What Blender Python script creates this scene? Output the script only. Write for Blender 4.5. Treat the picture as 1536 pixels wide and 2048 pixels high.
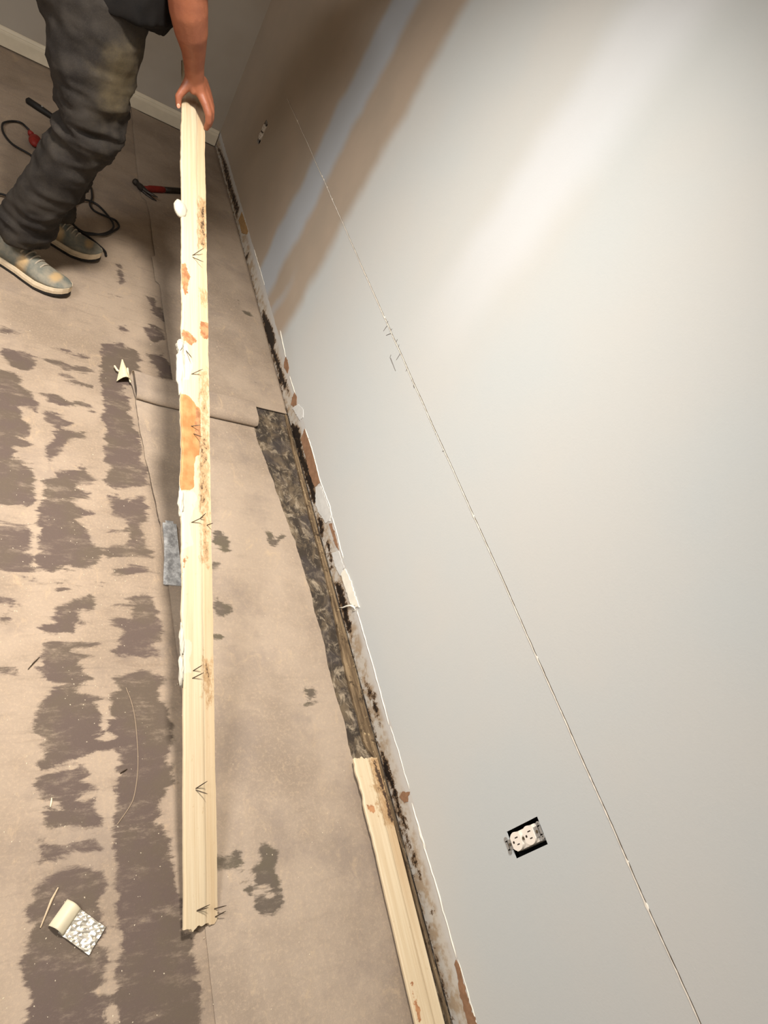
import bpy, bmesh, math, random
import numpy as np
from mathutils import Vector, Matrix

for o in list(bpy.data.objects):
    bpy.data.objects.remove(o, do_unlink=True)
scene = bpy.context.scene
C = scene.collection
random.seed(7)
rng = np.random.default_rng(11)

# ------------------------------------------------------------------ camera, light, exposure
CAM_H = 1.42
cam_data = bpy.data.cameras.new('camera')
cam = bpy.data.objects.new('camera', cam_data)
C.objects.link(cam)
rot = Matrix([(0.8101, -0.1315, -0.5714), (-0.2716, 0.7795, -0.5645), (0.5196, 0.6125, 0.5957)])
cam.matrix_world = Matrix.Translation((0, 0, CAM_H)) @ rot.to_4x4()
cam_data.sensor_fit = 'VERTICAL'
cam_data.sensor_height = 36.0
cam_data.lens = 1301.0 / 2048.0 * 36.0
cam_data.clip_start = 0.02
scene.camera = cam

world = bpy.data.worlds.new('world')
scene.world = world
world.use_nodes = True
world.node_tree.nodes['Background'].inputs[0].default_value = (0.9, 0.92, 1.0, 1)
world.node_tree.nodes['Background'].inputs[1].default_value = 0.1

def area_light(name, loc, size, power, color, spread=180):
    d = bpy.data.lights.new(name, 'AREA')
    d.shape = 'DISK'; d.size = size; d.energy = power; d.color = color; d.spread = math.radians(spread)
    o = bpy.data.objects.new(name, d); C.objects.link(o)
    o.location = loc
    return o
area_light('ceiling_lamp_light', (0.075, 1.20, 2.38), 0.26, 40, (1.0, 0.955, 0.895), 106)
area_light('fill_light_rear', (-1.5, 0.3, 2.38), 1.1, 90, (0.96, 0.975, 1.0))  # added soft fill to lift the shaded areas, no known fixture

scene.view_settings.view_transform = 'Standard'
scene.view_settings.look = 'None'
scene.view_settings.gamma = 1.0
scene.view_settings.use_curve_mapping = False
scene.view_settings.exposure = 0.05

# ------------------------------------------------------------------ helpers
def lin(r, g, b):
    f = lambda c: (c/255/12.92) if c/255 <= 0.04045 else ((c/255+0.055)/1.055)**2.4
    return (f(r), f(g), f(b), 1.0)

class Mat:
    """small node builder"""
    def __init__(self, name, rough=0.8, spec=0.3, metal=0.0):
        self.m = bpy.data.materials.new(name); self.m.use_nodes = True
        self.nt = self.m.node_tree
        self.b = self.nt.nodes['Principled BSDF']
        self.b.inputs['Roughness'].default_value = rough
        self.b.inputs['Specular IOR Level'].default_value = spec
        self.b.inputs['Metallic'].default_value = metal
        self._co = None
    def n(self, t, **k):
        x = self.nt.nodes.new(t)
        for a, v in k.items(): setattr(x, a, v)
        return x
    def link(self, a, b): self.nt.links.new(a, b)
    def put(self, sock, v):
        if hasattr(v, 'is_output') or isinstance(v, bpy.types.NodeSocket): self.link(v, sock)
        else: sock.default_value = v
    def co(self, scale=(1, 1, 1), loc=(0, 0, 0)):
        if self._co is None: self._co = self.n('ShaderNodeTexCoord').outputs['Object']
        mp = self.n('ShaderNodeMapping')
        mp.inputs['Scale'].default_value = scale; mp.inputs['Location'].default_value = loc
        self.link(self._co, mp.inputs['Vector'])
        return mp.outputs[0]
    def xyz(self):
        s = self.n('ShaderNodeSeparateXYZ'); self.link(self.co(), s.inputs[0]); return s.outputs
    def noise(self, scale, detail=4, rough=0.55, sc=(1, 1, 1), dist=0.0, loc=(0, 0, 0)):
        x = self.n('ShaderNodeTexNoise')
        x.inputs['Scale'].default_value = scale; x.inputs['Detail'].default_value = detail
        x.inputs['Roughness'].default_value = rough; x.inputs['Distortion'].default_value = dist
        self.link(self.co(sc, loc), x.inputs['Vector'])
        return x.outputs['Fac']
    def attr(self, name):
        x = self.n('ShaderNodeAttribute', attribute_name=name); return x.outputs['Fac']
    def math(self, op, a, b=0.0, c=None, clamp=False):
        x = self.n('ShaderNodeMath', operation=op, use_clamp=clamp)
        self.put(x.inputs[0], a); self.put(x.inputs[1], b)
        if c is not None: self.put(x.inputs[2], c)
        return x.outputs[0]
    def step(self, v, lo, hi, a=0.0, b=1.0):
        x = self.n('ShaderNodeMapRange', interpolation_type='SMOOTHSTEP')
        self.put(x.inputs[0], v); self.put(x.inputs[1], lo); self.put(x.inputs[2], hi)
        self.put(x.inputs[3], a); self.put(x.inputs[4], b)
        return x.outputs[0]
    def mix(self, f, a, b, mode='MIX'):
        x = self.n('ShaderNodeMix', data_type='RGBA', blend_type=mode)
        self.put(x.inputs[0], f); self.put(x.inputs[6], a); self.put(x.inputs[7], b)
        return x.outputs[2]
    def out(self, col, rough=None, bump=None, dist=0.002, strength=1.0):
        self.put(self.b.inputs['Base Color'], col)
        if rough is not None: self.put(self.b.inputs['Roughness'], rough)
        if bump is not None:
            bn = self.n('ShaderNodeBump'); bn.inputs['Distance'].default_value = dist
            bn.inputs['Strength'].default_value = strength
            self.link(bump, bn.inputs['Height']); self.link(bn.outputs[0], self.b.inputs['Normal'])
        return self.m

def simple(name, rgb, rough=0.7, spec=0.3, metal=0.0, var=0.12, scale=60, bump=0.0):
    m = Mat(name, rough, spec, metal)
    c = lin(*rgb); d = tuple(x*(1-var*2) for x in c[:3])+(1,)
    nz = m.noise(scale, 5)
    return m.out(m.mix(m.step(nz, 0.3, 0.7), d, c), bump=nz if bump else None, dist=bump)

def mesh_obj(name, verts, faces, mat, parent=None, origin=None, smooth=False, attrs=None):
    v = np.asarray(verts, dtype=float).reshape(-1, 3)
    base = np.zeros(3)
    if parent is not None: base = np.array(parent['_world'])
    if origin is None:
        origin = base if parent is not None else np.zeros(3)
    origin = np.asarray(origin, float)
    me = bpy.data.meshes.new(name)
    me.from_pydata((v-origin).tolist(), [], [list(map(int, f)) for f in faces])
    if attrs:
        for k, a in attrs.items():
            at = me.attributes.new(k, 'FLOAT', 'POINT')
            at.data.foreach_set('value', np.asarray(a, dtype=np.float32))
    me.materials.append(mat)
    if smooth: me.polygons.foreach_set('use_smooth', [True]*len(me.polygons))
    me.update()
    o = bpy.data.objects.new(name, me); C.objects.link(o)
    o.location = (origin-base).tolist()
    o['_world'] = origin.tolist()
    if parent is not None: o.parent = parent
    return o

def thing(name, loc, label, cat, group=None):
    o = bpy.data.objects.new(name, None); C.objects.link(o)
    o.location = loc; o['_world'] = list(loc); o.empty_display_size = 0.05
    tag(o, label, cat, group)
    return o
def tag(o, label, cat=None, group=None):
    o['label'] = label
    if cat: o['category'] = cat
    if group: o['group'] = group
    return o
def structure(o, label=None):
    o['kind'] = 'structure'
    if label: o['label'] = label
    return o

def box(x0, x1, y0, y1, z0, z1):
    v = [(x, y, z) for z in (z0, z1) for y in (y0, y1) for x in (x0, x1)]
    f = [(0, 2, 3, 1), (4, 5, 7, 6), (0, 1, 5, 4), (2, 6, 7, 3), (0, 4, 6, 2), (1, 3, 7, 5)]
    return v, f
def merge(*parts):
    V, F = [], []
    for v, f in parts:
        k = len(V); V += [tuple(p) for p in v]; F += [tuple(i+k for i in q) for q in f]
    return V, F
def tube(pts, rad, n=8, cap=True):
    pts = [np.array(p, float) for p in pts]
    if not hasattr(rad, '__len__'): rad = [rad]*len(pts)
    V, F = [], []
    prev = None
    for i, p in enumerate(pts):
        t = pts[min(i+1, len(pts)-1)]-pts[max(i-1, 0)]
        t = t/(np.linalg.norm(t)+1e-9)
        if prev is None:
            a = np.array([0, 0, 1.0]) if abs(t[2]) < 0.9 else np.array([1.0, 0, 0])
        else: a = prev
        a = a-t*(a@t); a /= np.linalg.norm(a)+1e-9
        prev = a; b = np.cross(t, a)
        for k in range(n):
            w = 2*math.pi*k/n
            V.append(tuple(p+rad[i]*(math.cos(w)*a+math.sin(w)*b)))
    for i in range(len(pts)-1):
        for k in range(n):
            F.append((i*n+k, i*n+(k+1) % n, (i+1)*n+(k+1) % n, (i+1)*n+k))
    if cap:
        F.append(tuple(range(n-1, -1, -1))); F.append(tuple((len(pts)-1)*n+k for k in range(n)))
    return V, F
def smooth_path(pts, n=8):
    P = [np.array(p, float) for p in pts]
    P = [2*P[0]-P[1]]+P+[2*P[-1]-P[-2]]
    out = []
    for i in range(1, len(P)-2):
        for k in range(n):
            t = k/n
            out.append(0.5*((2*P[i])+(P[i+1]-P[i-1])*t+(2*P[i-1]-5*P[i]+4*P[i+1]-P[i+2])*t*t+(3*P[i]-P[i-1]-3*P[i+1]+P[i+2])*t**3))
    out.append(P[-2])
    return out
def prism(poly, fn0, fn1):
    """closed prism from a 2D polygon; fn0/fn1 map (a,b) to the back and front 3D point"""
    n = len(poly)
    V = [fn0(*p) for p in poly]+[fn1(*p) for p in poly]
    area = sum(poly[i][0]*poly[(i+1) % n][1]-poly[(i+1) % n][0]*poly[i][1] for i in range(n))
    F = [tuple(range(n-1, -1, -1)), tuple(range(n, 2*n))]
    F += [(i, (i+1) % n, n+(i+1) % n, n+i) for i in range(n)]
    if area < 0: F = [tuple(reversed(f)) for f in F]
    return V, F
def jag(poly, seg, amp):
    """subdivide a polygon outline and roughen it"""
    out = []
    n = len(poly)
    for i in range(n):
        a = np.array(poly[i]); b = np.array(poly[(i+1) % n])
        d = np.linalg.norm(b-a); k = max(1, int(d/seg))
        for j in range(k):
            p = a+(b-a)*j/k
            if j: p = p+rng.normal(0, amp, 2)
            out.append(tuple(p))
    return out
def ellipsoid(c, r, seg=16, rings=10):
    V, F = [], []
    for i in range(rings+1):
        th = math.pi*i/rings
        for k in range(seg):
            w = 2*math.pi*k/seg
            V.append((c[0]+r[0]*math.sin(th)*math.cos(w), c[1]+r[1]*math.sin(th)*math.sin(w), c[2]+r[2]*math.cos(th)))
    for i in range(rings):
        for k in range(seg):
            F.append((i*seg+k, (i+1)*seg+k, (i+1)*seg+(k+1) % seg, i*seg+(k+1) % seg))
    return V, F
def capsule(p0, r0, p1, r1, n=16):
    p0, p1 = np.array(p0, float), np.array(p1, float)
    t = (p1-p0); L = np.linalg.norm(t); t = t/L
    pts, rad = [], []
    for a in np.linspace(-90, 0, 6):
        s = math.radians(a); pts.append(p0+t*r0*math.sin(s)); rad.append(max(r0*math.cos(s), r0*0.02))
    for k in (0.25, 0.5, 0.75):
        pts.append(p0+t*L*k); rad.append(r0+(r1-r0)*k)
    for a in np.linspace(0, 90, 6):
        s = math.radians(a); pts.append(p1+t*r1*math.sin(s)); rad.append(max(r1*math.cos(s), r1*0.02))
    return tube(pts, rad, n)

def sdf(poly, X, Y):
    P = np.array(poly, float); n = len(P)
    d = np.full(X.shape, 1e9); ins = np.zeros(X.shape, bool)
    for i in range(n):
        a, b = P[i], P[(i+1) % n]; e = b-a
        wx, wy = X-a[0], Y-a[1]
        t = np.clip((wx*e[0]+wy*e[1])/(e@e+1e-12), 0, 1)
        d = np.minimum(d, (wx-e[0]*t)**2+(wy-e[1]*t)**2)
        c = ((a[1] <= Y) != (b[1] <= Y))
        with np.errstate(divide='ignore', invalid='ignore'):
            xi = a[0]+(Y-a[1])/(e[1] if abs(e[1]) > 1e-12 else 1e-12)*e[0]
        ins ^= c & (X < xi)
    d = np.sqrt(d)
    return np.where(ins, -d, d)
def mask(polys, X, Y, R=0.02):
    """0.5 on the outline, 1 deep inside, 0 far outside"""
    m = np.zeros(X.shape)
    for p in polys:
        w = 1.0
        if isinstance(p, tuple) and isinstance(p[0], float): w, p = p
        q = np.array(p)
        sel = (X > q[:, 0].min()-R) & (X < q[:, 0].max()+R) & (Y > q[:, 1].min()-R) & (Y < q[:, 1].max()+R)
        if not sel.any(): continue
        v = np.clip(0.5-sdf(p, X[sel], Y[sel])/(2*R), 0, 1)*w
        m[sel] = np.maximum(m[sel], v)
    return m
def grid_faces(nr, nc, keep=None):
    F = []
    for i in range(nr-1):
        for j in range(nc-1):
            if keep is None or keep(i, j):
                F.append((i*nc+j, i*nc+j+1, (i+1)*nc+j+1, (i+1)*nc+j))
    return F
def slab(top, bot, nr, nc):
    """closed slab from two point grids (nr x nc x 3)"""
    V = np.concatenate([top.reshape(-1, 3), bot.reshape(-1, 3)])
    k = nr*nc
    F = grid_faces(nr, nc)
    F += [tuple(reversed([a+k for a in f])) for f in list(F)]
    ring = [j for j in range(nc)]+[i*nc+nc-1 for i in range(1, nr)]+[(nr-1)*nc+j for j in range(nc-2, -1, -1)]+[i*nc for i in range(nr-2, 0, -1)]
    for a, b in zip(ring, ring[1:]+ring[:1]):
        F.append((b, a, a+k, b+k))
    return V, F

XW = 1.052      # face of the right wall
YB = 3.935      # face of the back wall
CEIL = 2.45

# ------------------------------------------------------------------ materials of the setting
def mat_floor(name, tan, dark, streak=1.0, sheet=False):
    m = Mat(name, 0.85, 0.25)
    big = m.noise(3.0, 5, 0.6)
    fine = m.noise(160, 6, 0.7)
    grit = m.noise(500, 3, 0.7)
    strk = m.noise(9, 6, 0.62, sc=(1.0, 5.0, 1), dist=0.6)
    edge = m.noise(20, 10, 0.74, sc=(0.6, 1.35, 1), dist=0.6)
    rag = m.math('MULTIPLY_ADD', edge, 1.25, -0.625)
    rag2 = m.math('MULTIPLY_ADD', strk, 0.8, -0.4)
    s = m.math('ADD', m.math('ADD', m.attr('stain'), rag), rag2)
    st = m.step(s, 0.42, 0.62)
    base = m.mix(m.step(big, 0.35, 0.68), lin(*tan), lin(tan[0]*0.86, tan[1]*0.85, tan[2]*0.84))
    base = m.mix(m.math('MULTIPLY', m.step(strk, 0.52, 0.72), 0.35*streak), base, lin(*[c*0.72 for c in tan]))
    base = m.mix(m.math('MULTIPLY', m.step(fine, 0.45, 0.75), 0.45), base, lin(min(255, tan[0]*1.16), min(255, tan[1]*1.14), min(255, tan[2]*1.10)))
    # half-lifted brown residue around the patches, dusty and greyish areas
    sm = m.math('ADD', m.attr('smudge'), m.math('MULTIPLY_ADD', m.noise(11, 9, 0.75, sc=(0.45, 2.0, 1), dist=0.8, loc=(2, 5, 0)), 1.6, -0.8))
    base = m.mix(m.math('MULTIPLY', m.step(sm, 0.35, 0.85), 0.55), base, lin(dark[0]*1.12, dark[1]*1.10, dark[2]*1.02))
    base = m.mix(m.math('MULTIPLY', m.step(m.noise(5, 7, 0.7, loc=(7, 3, 0)), 0.50, 0.66), 0.45), base, lin(tan[0]*0.80, tan[1]*0.80, tan[2]*0.83))
    base = m.mix(m.math('MULTIPLY', m.step(m.noise(18, 9, 0.8, sc=(1.3, 0.7, 1), dist=0.8, loc=(1, 9, 0)), 0.54, 0.70), 0.5), base, lin(tan[0]*1.15, tan[1]*1.12, tan[2]*1.04))
    dk = m.mix(m.step(m.noise(7, 5, 0.6), 0.42, 0.62), lin(*dark), lin(dark[0]*1.01, dark[1]*1.03, dark[2]*0.97))
    dk = m.mix(m.math('MULTIPLY', m.step(fine, 0.55, 0.8), 0.4), dk, lin(*[c*1.35 for c in dark]))
    wear = m.step(m.noise(16, 9, 0.8, sc=(0.6, 1.6, 1)), 0.50, 0.72)
    st = m.math('MULTIPLY', st, m.math('SUBTRACT', 1.0, m.math('MULTIPLY', wear, 0.75)))
    col = m.mix(st, base, dk)
    # mouldy bare strip beside the wall
    mo = m.attr('mold')
    mz = m.noise(22, 7, 0.68, sc=(1.0, 0.55, 1), dist=0.7)
    mcol = m.mix(m.step(mz, 0.44, 0.63), lin(54, 46, 38), lin(98, 84, 66))
    mcol = m.mix(m.math('MULTIPLY', m.step(m.noise(30, 8, 0.78, sc=(1.0, 0.7, 1), dist=1.0), 0.48, 0.66), 0.85), mcol, lin(158, 142, 120))
    mcol = m.mix(m.math('MULTIPLY', m.step(m.noise(11, 4), 0.48, 0.62), 0.65), mcol, lin(62, 55, 52))
    col = m.mix(m.step(mo, 0.4, 0.6), col, mcol)
    sp = m.step(grit, 0.70, 0.76)
    col = m.mix(m.math('MULTIPLY', sp, 0.5), col, lin(222, 205, 175))
    h = m.math('ADD', m.math('MULTIPLY', fine, 0.6), m.math('MULTIPLY', grit, 0.4))
    return m.out(col, bump=h, dist=0.0016, strength=0.7)
M_floor = mat_floor('old_adhesive_floor', (152, 134, 115), (88, 74, 66))
M_sheet = mat_floor('loose_vinyl_backing', (156, 139, 121), (90, 79, 68), 0.5, True)

def mat_wall():
    m = Mat('painted_drywall', 0.55, 0.35)
    x, y, z = m.xyz()
    n1 = m.noise(2.2, 3, 0.5)
    grey = m.mix(m.step(n1, 0.3, 0.7), lin(190, 189, 184), lin(185, 188, 186))
    taupe = m.mix(m.step(m.noise(4, 3), 0.35, 0.65), lin(172, 155, 137), lin(166, 151, 134))
    mud = lin(172, 175, 178)
    # sprayed edge of the newer grey coat
    wob = m.math('MULTIPLY_ADD', m.noise(5, 3, sc=(1, 0.3, 1)), 0.10, -0.05)
    yy = m.math('ADD', y, wob)
    f_taupe = m.step(yy, 2.06, 2.15)
    # feathered joint compound bands over the panel joints
    wob2 = m.math('MULTIPLY_ADD', m.noise(3.2, 3, sc=(1, 0.25, 1), loc=(3, 1, 0)), 0.14, -0.07)
    y2 = m.math('ADD', y, wob2)
    band = m.math('MULTIPLY', m.step(y2, 2.36, 2.43), m.step(y2, 2.62, 2.56))
    band2 = m.math('MULTIPLY', m.math('MULTIPLY', m.step(y2, 1.16, 1.30), m.step(y2, 1.50, 1.38)), m.step(z, 0.55, 1.2))
    far = m.math('MULTIPLY', m.step(yy, 2.22, 2.27), m.math('MULTIPLY', m.step(yy, 2.31, 2.27), m.step(z, 0.35, 0.1)))
    col = m.mix(f_taupe, grey, taupe)
    col = m.mix(m.math('MULTIPLY', far, 0.6), col, mud)
    col = m.mix(band, col, mud)
    col = m.mix(m.math('MULTIPLY', band2, 0.6), col, lin(206, 208, 210))
    # unpainted strip that the old skirting covered
    rz = m.math('MULTIPLY_ADD', m.noise(60, 5, 0.6, sc=(1, 0.6, 1)), 0.016, -0.008)
    bare = m.step(m.math('ADD', z, rz), 0.0865, 0.0845)
    pap = m.mix(m.step(m.noise(30, 5, 0.65), 0.4, 0.62), lin(186, 178, 166), lin(160, 140, 116))
    pap = m.mix(m.step(z, 0.045, 0.075), pap, lin(188, 184, 178))
    col = m.mix(bare, col, pap)
    md = m.math('ADD', m.math('MULTIPLY', m.attr('mold'), 0.82), m.math('MULTIPLY_ADD', m.noise(62, 9, 0.8), 2.6, -1.3))
    md = m.math('MULTIPLY', md, m.step(m.attr('mold'), 0.02, 0.25))
    col = m.mix(m.step(md, 0.28, 0.46), col, lin(104, 80, 56))
    col = m.mix(m.step(md, 0.46, 0.60), col, lin(30, 22, 17))
    orange = m.noise(220, 3)
    return m.out(col, rough=m.math('MULTIPLY_ADD', band2, -0.12, 0.6), bump=orange, dist=0.0004, strength=0.5)
M_wall = mat_wall()
M_room = simple('room_paint', (196, 190, 180), 0.7, 0.2, var=0.03, scale=3)
M_ceiling = simple('ceiling_paint', (225, 222, 215), 0.8, 0.2, var=0.02, scale=3)
def mat_backwall():
    m = Mat('back_wall_paint', 0.6, 0.3)
    return m.out(m.mix(m.step(m.noise(3, 3), 0.3, 0.7), lin(160, 148, 132), lin(168, 158, 144)), bump=m.noise(220, 3), dist=0.0004, strength=0.5)
M_back = mat_backwall()
M_base = simple('cream_skirting_paint', (214, 200, 174), 0.45, 0.4, var=0.05, scale=12)

# ------------------------------------------------------------------ floor
STAIN_AND_SHADE = [
 [(0.1142,1.7454),(0.1417,1.7601),(0.1768,1.761),(0.2136,1.731),(0.2108,1.7131),(0.183,1.6774),(0.1484,1.68),(0.1162,1.7077)],
 [(0.1013,1.6508),(0.1558,1.6534),(0.1719,1.6384),(0.1794,1.6045),(0.2084,1.5683),(0.2214,1.5473),(0.2162,1.5107),(0.1945,1.5235),(0.1766,1.5177),(0.1875,1.4631),(0.203,1.444),(0.1981,1.4145),(0.1754,1.3991),(0.2108,1.3813),(0.2024,1.3701),(0.171,1.3664),(0.1642,1.3295),(0.2181,1.3296),(0.1876,1.3049),(0.2164,1.2901),(0.222,1.1917),(0.2088,1.1734),(0.1304,1.1557)],
 (0.85, [(0.1086,1.8492),(0.1838,1.8457),(0.181,1.8296),(0.11,1.8234)]),
 [(0.2397,1.7474),(0.2768,1.7539),(0.2975,1.7421),(0.3466,1.7617),(0.3714,1.7422),(0.3462,1.7209),(0.2839,1.714)],
 [(0.2638,1.6978),(0.2975,1.708),(0.3595,1.6694),(0.3248,1.6679),(0.2908,1.6775)],
 (0.85, [(0.2182,1.8108),(0.2973,1.8183),(0.3617,1.8094),(0.347,1.7913),(0.2834,1.7946)]),
 [(0.2331,1.5871),(0.2617,1.6022),(0.2978,1.583),(0.338,1.6018),(0.368,1.5587),(0.3444,1.5721),(0.2978,1.5622),(0.24,1.5586)],
 [(0.2314,1.5205),(0.2564,1.5234),(0.298,1.5062),(0.3272,1.505),(0.3238,1.494),(0.2854,1.4679),(0.3432,1.4698),(0.3364,1.4434),(0.2981,1.428),(0.292,1.398),(0.2649,1.3498),(0.2503,1.3285),(0.2381,1.3522),(0.2401,1.3983),(0.2579,1.4217),(0.2572,1.4694),(0.2352,1.4871)],
 [(0.2314,1.2594),(0.2599,1.2826),(0.2744,1.3032),(0.3416,1.3319),(0.3661,1.2879),(0.3533,1.272),(0.3165,1.2601),(0.3225,1.2527),(0.359,1.2427),(0.3525,1.2243),(0.3104,1.2081),(0.3221,1.1854),(0.3638,1.1719),(0.3396,1.1597),(0.3219,1.1448),(0.3334,1.1306),(0.3449,1.1086),(0.3501,1.0705),(0.3613,1.049),(0.2342,1.0339),(0.2274,1.0918),(0.2281,1.1689),(0.2412,1.2034)],
 [(0.1335,1.1038),(0.2002,1.1103),(0.2166,1.0977),(0.2186,1.032),(0.1383,1.0224)],
 [(0.3933,1.9004),(0.4636,1.9186),(0.5109,1.9034),(0.521,1.869),(0.5069,1.8317),(0.5205,1.7937),(0.511,1.7658),(0.5188,1.7327),(0.4585,1.7108),(0.4758,1.6037),(0.4943,1.4765),(0.5063,1.3796),(0.5108,1.3138),(0.487,1.2904),(0.4197,1.2678),(0.3977,1.2856),(0.3956,1.3213),(0.406,1.3421),(0.3906,1.3759),(0.3955,1.4349),(0.4008,1.5014),(0.3878,1.5284),(0.3998,1.5901),(0.3945,1.6539),(0.3883,1.691)],
 [(0.3963,1.2369),(0.4221,1.2461),(0.4544,1.2435),(0.4919,1.2595),(0.5033,1.2258),(0.4934,1.1763),(0.4857,1.1581),(0.4892,1.1086),(0.4771,1.0675),(0.4434,1.0824),(0.4486,1.1234),(0.3926,1.1154),(0.4302,1.133),(0.4474,1.1647),(0.4006,1.1739),(0.4078,1.2046)],
 [(0.5402,2.0514),(0.5812,2.0852),(0.6142,2.058),(0.6289,2.0225),(0.5922,1.999),(0.5735,1.977),(0.5501,2.0075)],
 [(0.5435,1.9042),(0.5995,1.9278),(0.6323,1.8624),(0.6308,1.7982),(0.5891,1.7951),(0.5676,1.837)],  # stain blotch with part of a cast shadow painted into it
 [(0.5748,2.1847),(0.623,2.2249),(0.6283,2.1225),(0.5976,2.1294)],
 [(0.4601,2.027),(0.4806,2.03),(0.4877,2.006),(0.4705,1.9844),(0.4508,1.9954)],
 [(0.2908,1.6775),(0.3249,1.6818),(0.3631,1.6706),(0.3248,1.6679)],
 [(0.1383,1.0734),(0.2116,1.0881),(0.2192,1.0451),(0.2144,1.0019),(0.2242,0.982),(0.1443,0.9701)],
 [(0.2272,1.0994),(0.331,1.1099),(0.3516,1.0847),(0.3753,1.0462),(0.3606,1.0086),(0.3233,0.9917),(0.2554,0.9809),(0.2302,0.9868),(0.2334,1.0469)],
 [(0.1446,0.9642),(0.1733,0.9729),(0.2342,0.9521),(0.2344,0.9452),(0.201,0.9504)],
 [(0.1481,0.904),(0.1823,0.9045),(0.2035,0.8827),(0.1777,0.8794),(0.1489,0.8889)],
 [(0.1509,0.8556),(0.1786,0.8606),(0.1881,0.8389),(0.169,0.8272),(0.1523,0.8302)],
 [(0.1584,0.7251),(0.2041,0.7231),(0.1989,0.7164),(0.1589,0.7168)],
 [(0.3861,1.0521),(0.4009,1.0677),(0.4377,1.0771),(0.4906,1.0789),(0.5129,1.0672),(0.5038,1.047),(0.4358,1.0347),(0.3927,1.0345)],
 (0.9, [(0.3952,1.0033),(0.4498,1.0224),(0.4863,1.0124),(0.5154,0.9968),(0.4478,0.9837),(0.3979,0.9792)]),
 (0.9, [(0.2779,0.9455),(0.3563,0.9583),(0.4215,0.955),(0.356,0.9455),(0.3294,0.933),(0.2781,0.9251)]),
 [(0.2724,0.8809),(0.3035,0.8985),(0.349,0.9261),(0.3617,0.894),(0.3548,0.8774),(0.3257,0.8719),(0.3255,0.8483),(0.3736,0.8444),(0.316,0.8363),(0.3097,0.8132),(0.2673,0.8102),(0.2433,0.8262),(0.2699,0.8422)],
 [(0.4553,0.9208),(0.4845,0.9271),(0.5053,0.9111),(0.507,0.8601),(0.5171,0.8273),(0.5009,0.8025),(0.4816,0.7784),(0.5017,0.7668),(0.4629,0.7531),(0.4035,0.7584),(0.3909,0.7696),(0.4114,0.7928),(0.4224,0.8164),(0.3999,0.8394),(0.3869,0.8469),(0.4072,0.8557),(0.4409,0.849),(0.4431,0.8904),(0.395,0.8918),(0.4262,0.902)],
 [(0.2499,0.7933),(0.2794,0.7939),(0.3689,0.7844),(0.328,0.7782),(0.3036,0.7723),(0.3096,0.7615),(0.3526,0.7581),(0.3277,0.7435),(0.3276,0.7327),(0.3576,0.7005),(0.3272,0.6906),(0.3153,0.6806),(0.2748,0.6883),(0.2375,0.716),(0.2343,0.7297),(0.2536,0.7575)],
 [(0.232,0.6216),(0.2528,0.6591),(0.2805,0.6814),(0.3153,0.6772),(0.3359,0.6664),(0.3747,0.6498),(0.3594,0.6419),(0.3615,0.6053),(0.3698,0.5821),(0.3519,0.5674),(0.3545,0.5546),(0.3954,0.5484),(0.3484,0.5365),(0.3147,0.5211),(0.2822,0.5093),(0.2508,0.5065),(0.2474,0.5416),(0.2492,0.5744),(0.2327,0.5968)],
 [(0.3826,0.7073),(0.4109,0.7033),(0.4544,0.7248),(0.5145,0.7092),(0.4953,0.6835),(0.4903,0.6618),(0.5045,0.6292),(0.5144,0.6077),(0.514,0.5463),(0.4946,0.5086),(0.5056,0.4885),(0.5063,0.4602),(0.4883,0.4316),(0.4739,0.4038),(0.4657,0.3733),(0.3836,0.3846),(0.3824,0.4295),(0.3862,0.4579),(0.3988,0.4863),(0.3878,0.5025),(0.4003,0.5229),(0.3952,0.5421),(0.3814,0.575),(0.3792,0.5978),(0.3918,0.6137),(0.3776,0.6446),(0.3874,0.6649),(0.4098,0.6783)],
 [(0.2408,0.4961),(0.2875,0.5117),(0.3256,0.5112),(0.3365,0.4924),(0.3254,0.4818),(0.3471,0.4651),(0.3252,0.4617),(0.2775,0.4614),(0.2438,0.479)],
 [(0.257,0.4582),(0.2985,0.4562),(0.3467,0.4451),(0.3571,0.4185),(0.3618,0.3876),(0.2657,0.4008),(0.2551,0.4313),(0.2881,0.4353)],
 (0.9, [(0.2384,0.3542),(0.2531,0.3815),(0.2984,0.3721),(0.351,0.37),(0.3675,0.3478),(0.3338,0.3446),(0.2773,0.3401),(0.2489,0.342)]),
 [(0.2337,0.2717),(0.255,0.2999),(0.2854,0.3203),(0.3091,0.3269),(0.3611,0.3211),(0.3689,0.3008),(0.3627,0.2753),(0.3538,0.2486),(0.3667,0.2259),(0.3524,0.1896),(0.3649,0.1678),(0.3616,0.1451),(0.3509,0.1249),(0.3656,0.1057),(0.3632,0.0314),(0.232,0.0676),(0.2406,0.1365),(0.2301,0.1756),(0.2309,0.2158),(0.2419,0.2413)],
 [(0.3801,0.3802),(0.4688,0.386),(0.4795,0.3603),(0.4905,0.3408),(0.4859,0.3238),(0.4968,0.3046),(0.4993,0.2644),(0.5043,0.2197),(0.5031,0.1776),(0.5209,0.1739),(0.519,0.1285),(0.5207,0.0912),(0.5148,-0.0105),(0.3705,0.0293),(0.3755,0.0965),(0.3789,0.1182),(0.3774,0.1485),(0.3868,0.1846),(0.3904,0.206),(0.3747,0.2242),(0.3844,0.2635),(0.3806,0.3124),(0.3732,0.3469)],
 (0.8, [(0.4555,2.4169),(0.4913,2.4171),(0.4924,2.3099),(0.4722,2.2466),(0.4634,2.314)]),
 (0.8, [(0.414,2.1843),(0.459,2.199),(0.504,2.1884),(0.4976,2.1751),(0.447,2.1777)]),
 (0.85, [(0.5543,2.251),(0.6038,2.2675),(0.6174,2.1288),(0.583,2.1451)]),
]
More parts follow.
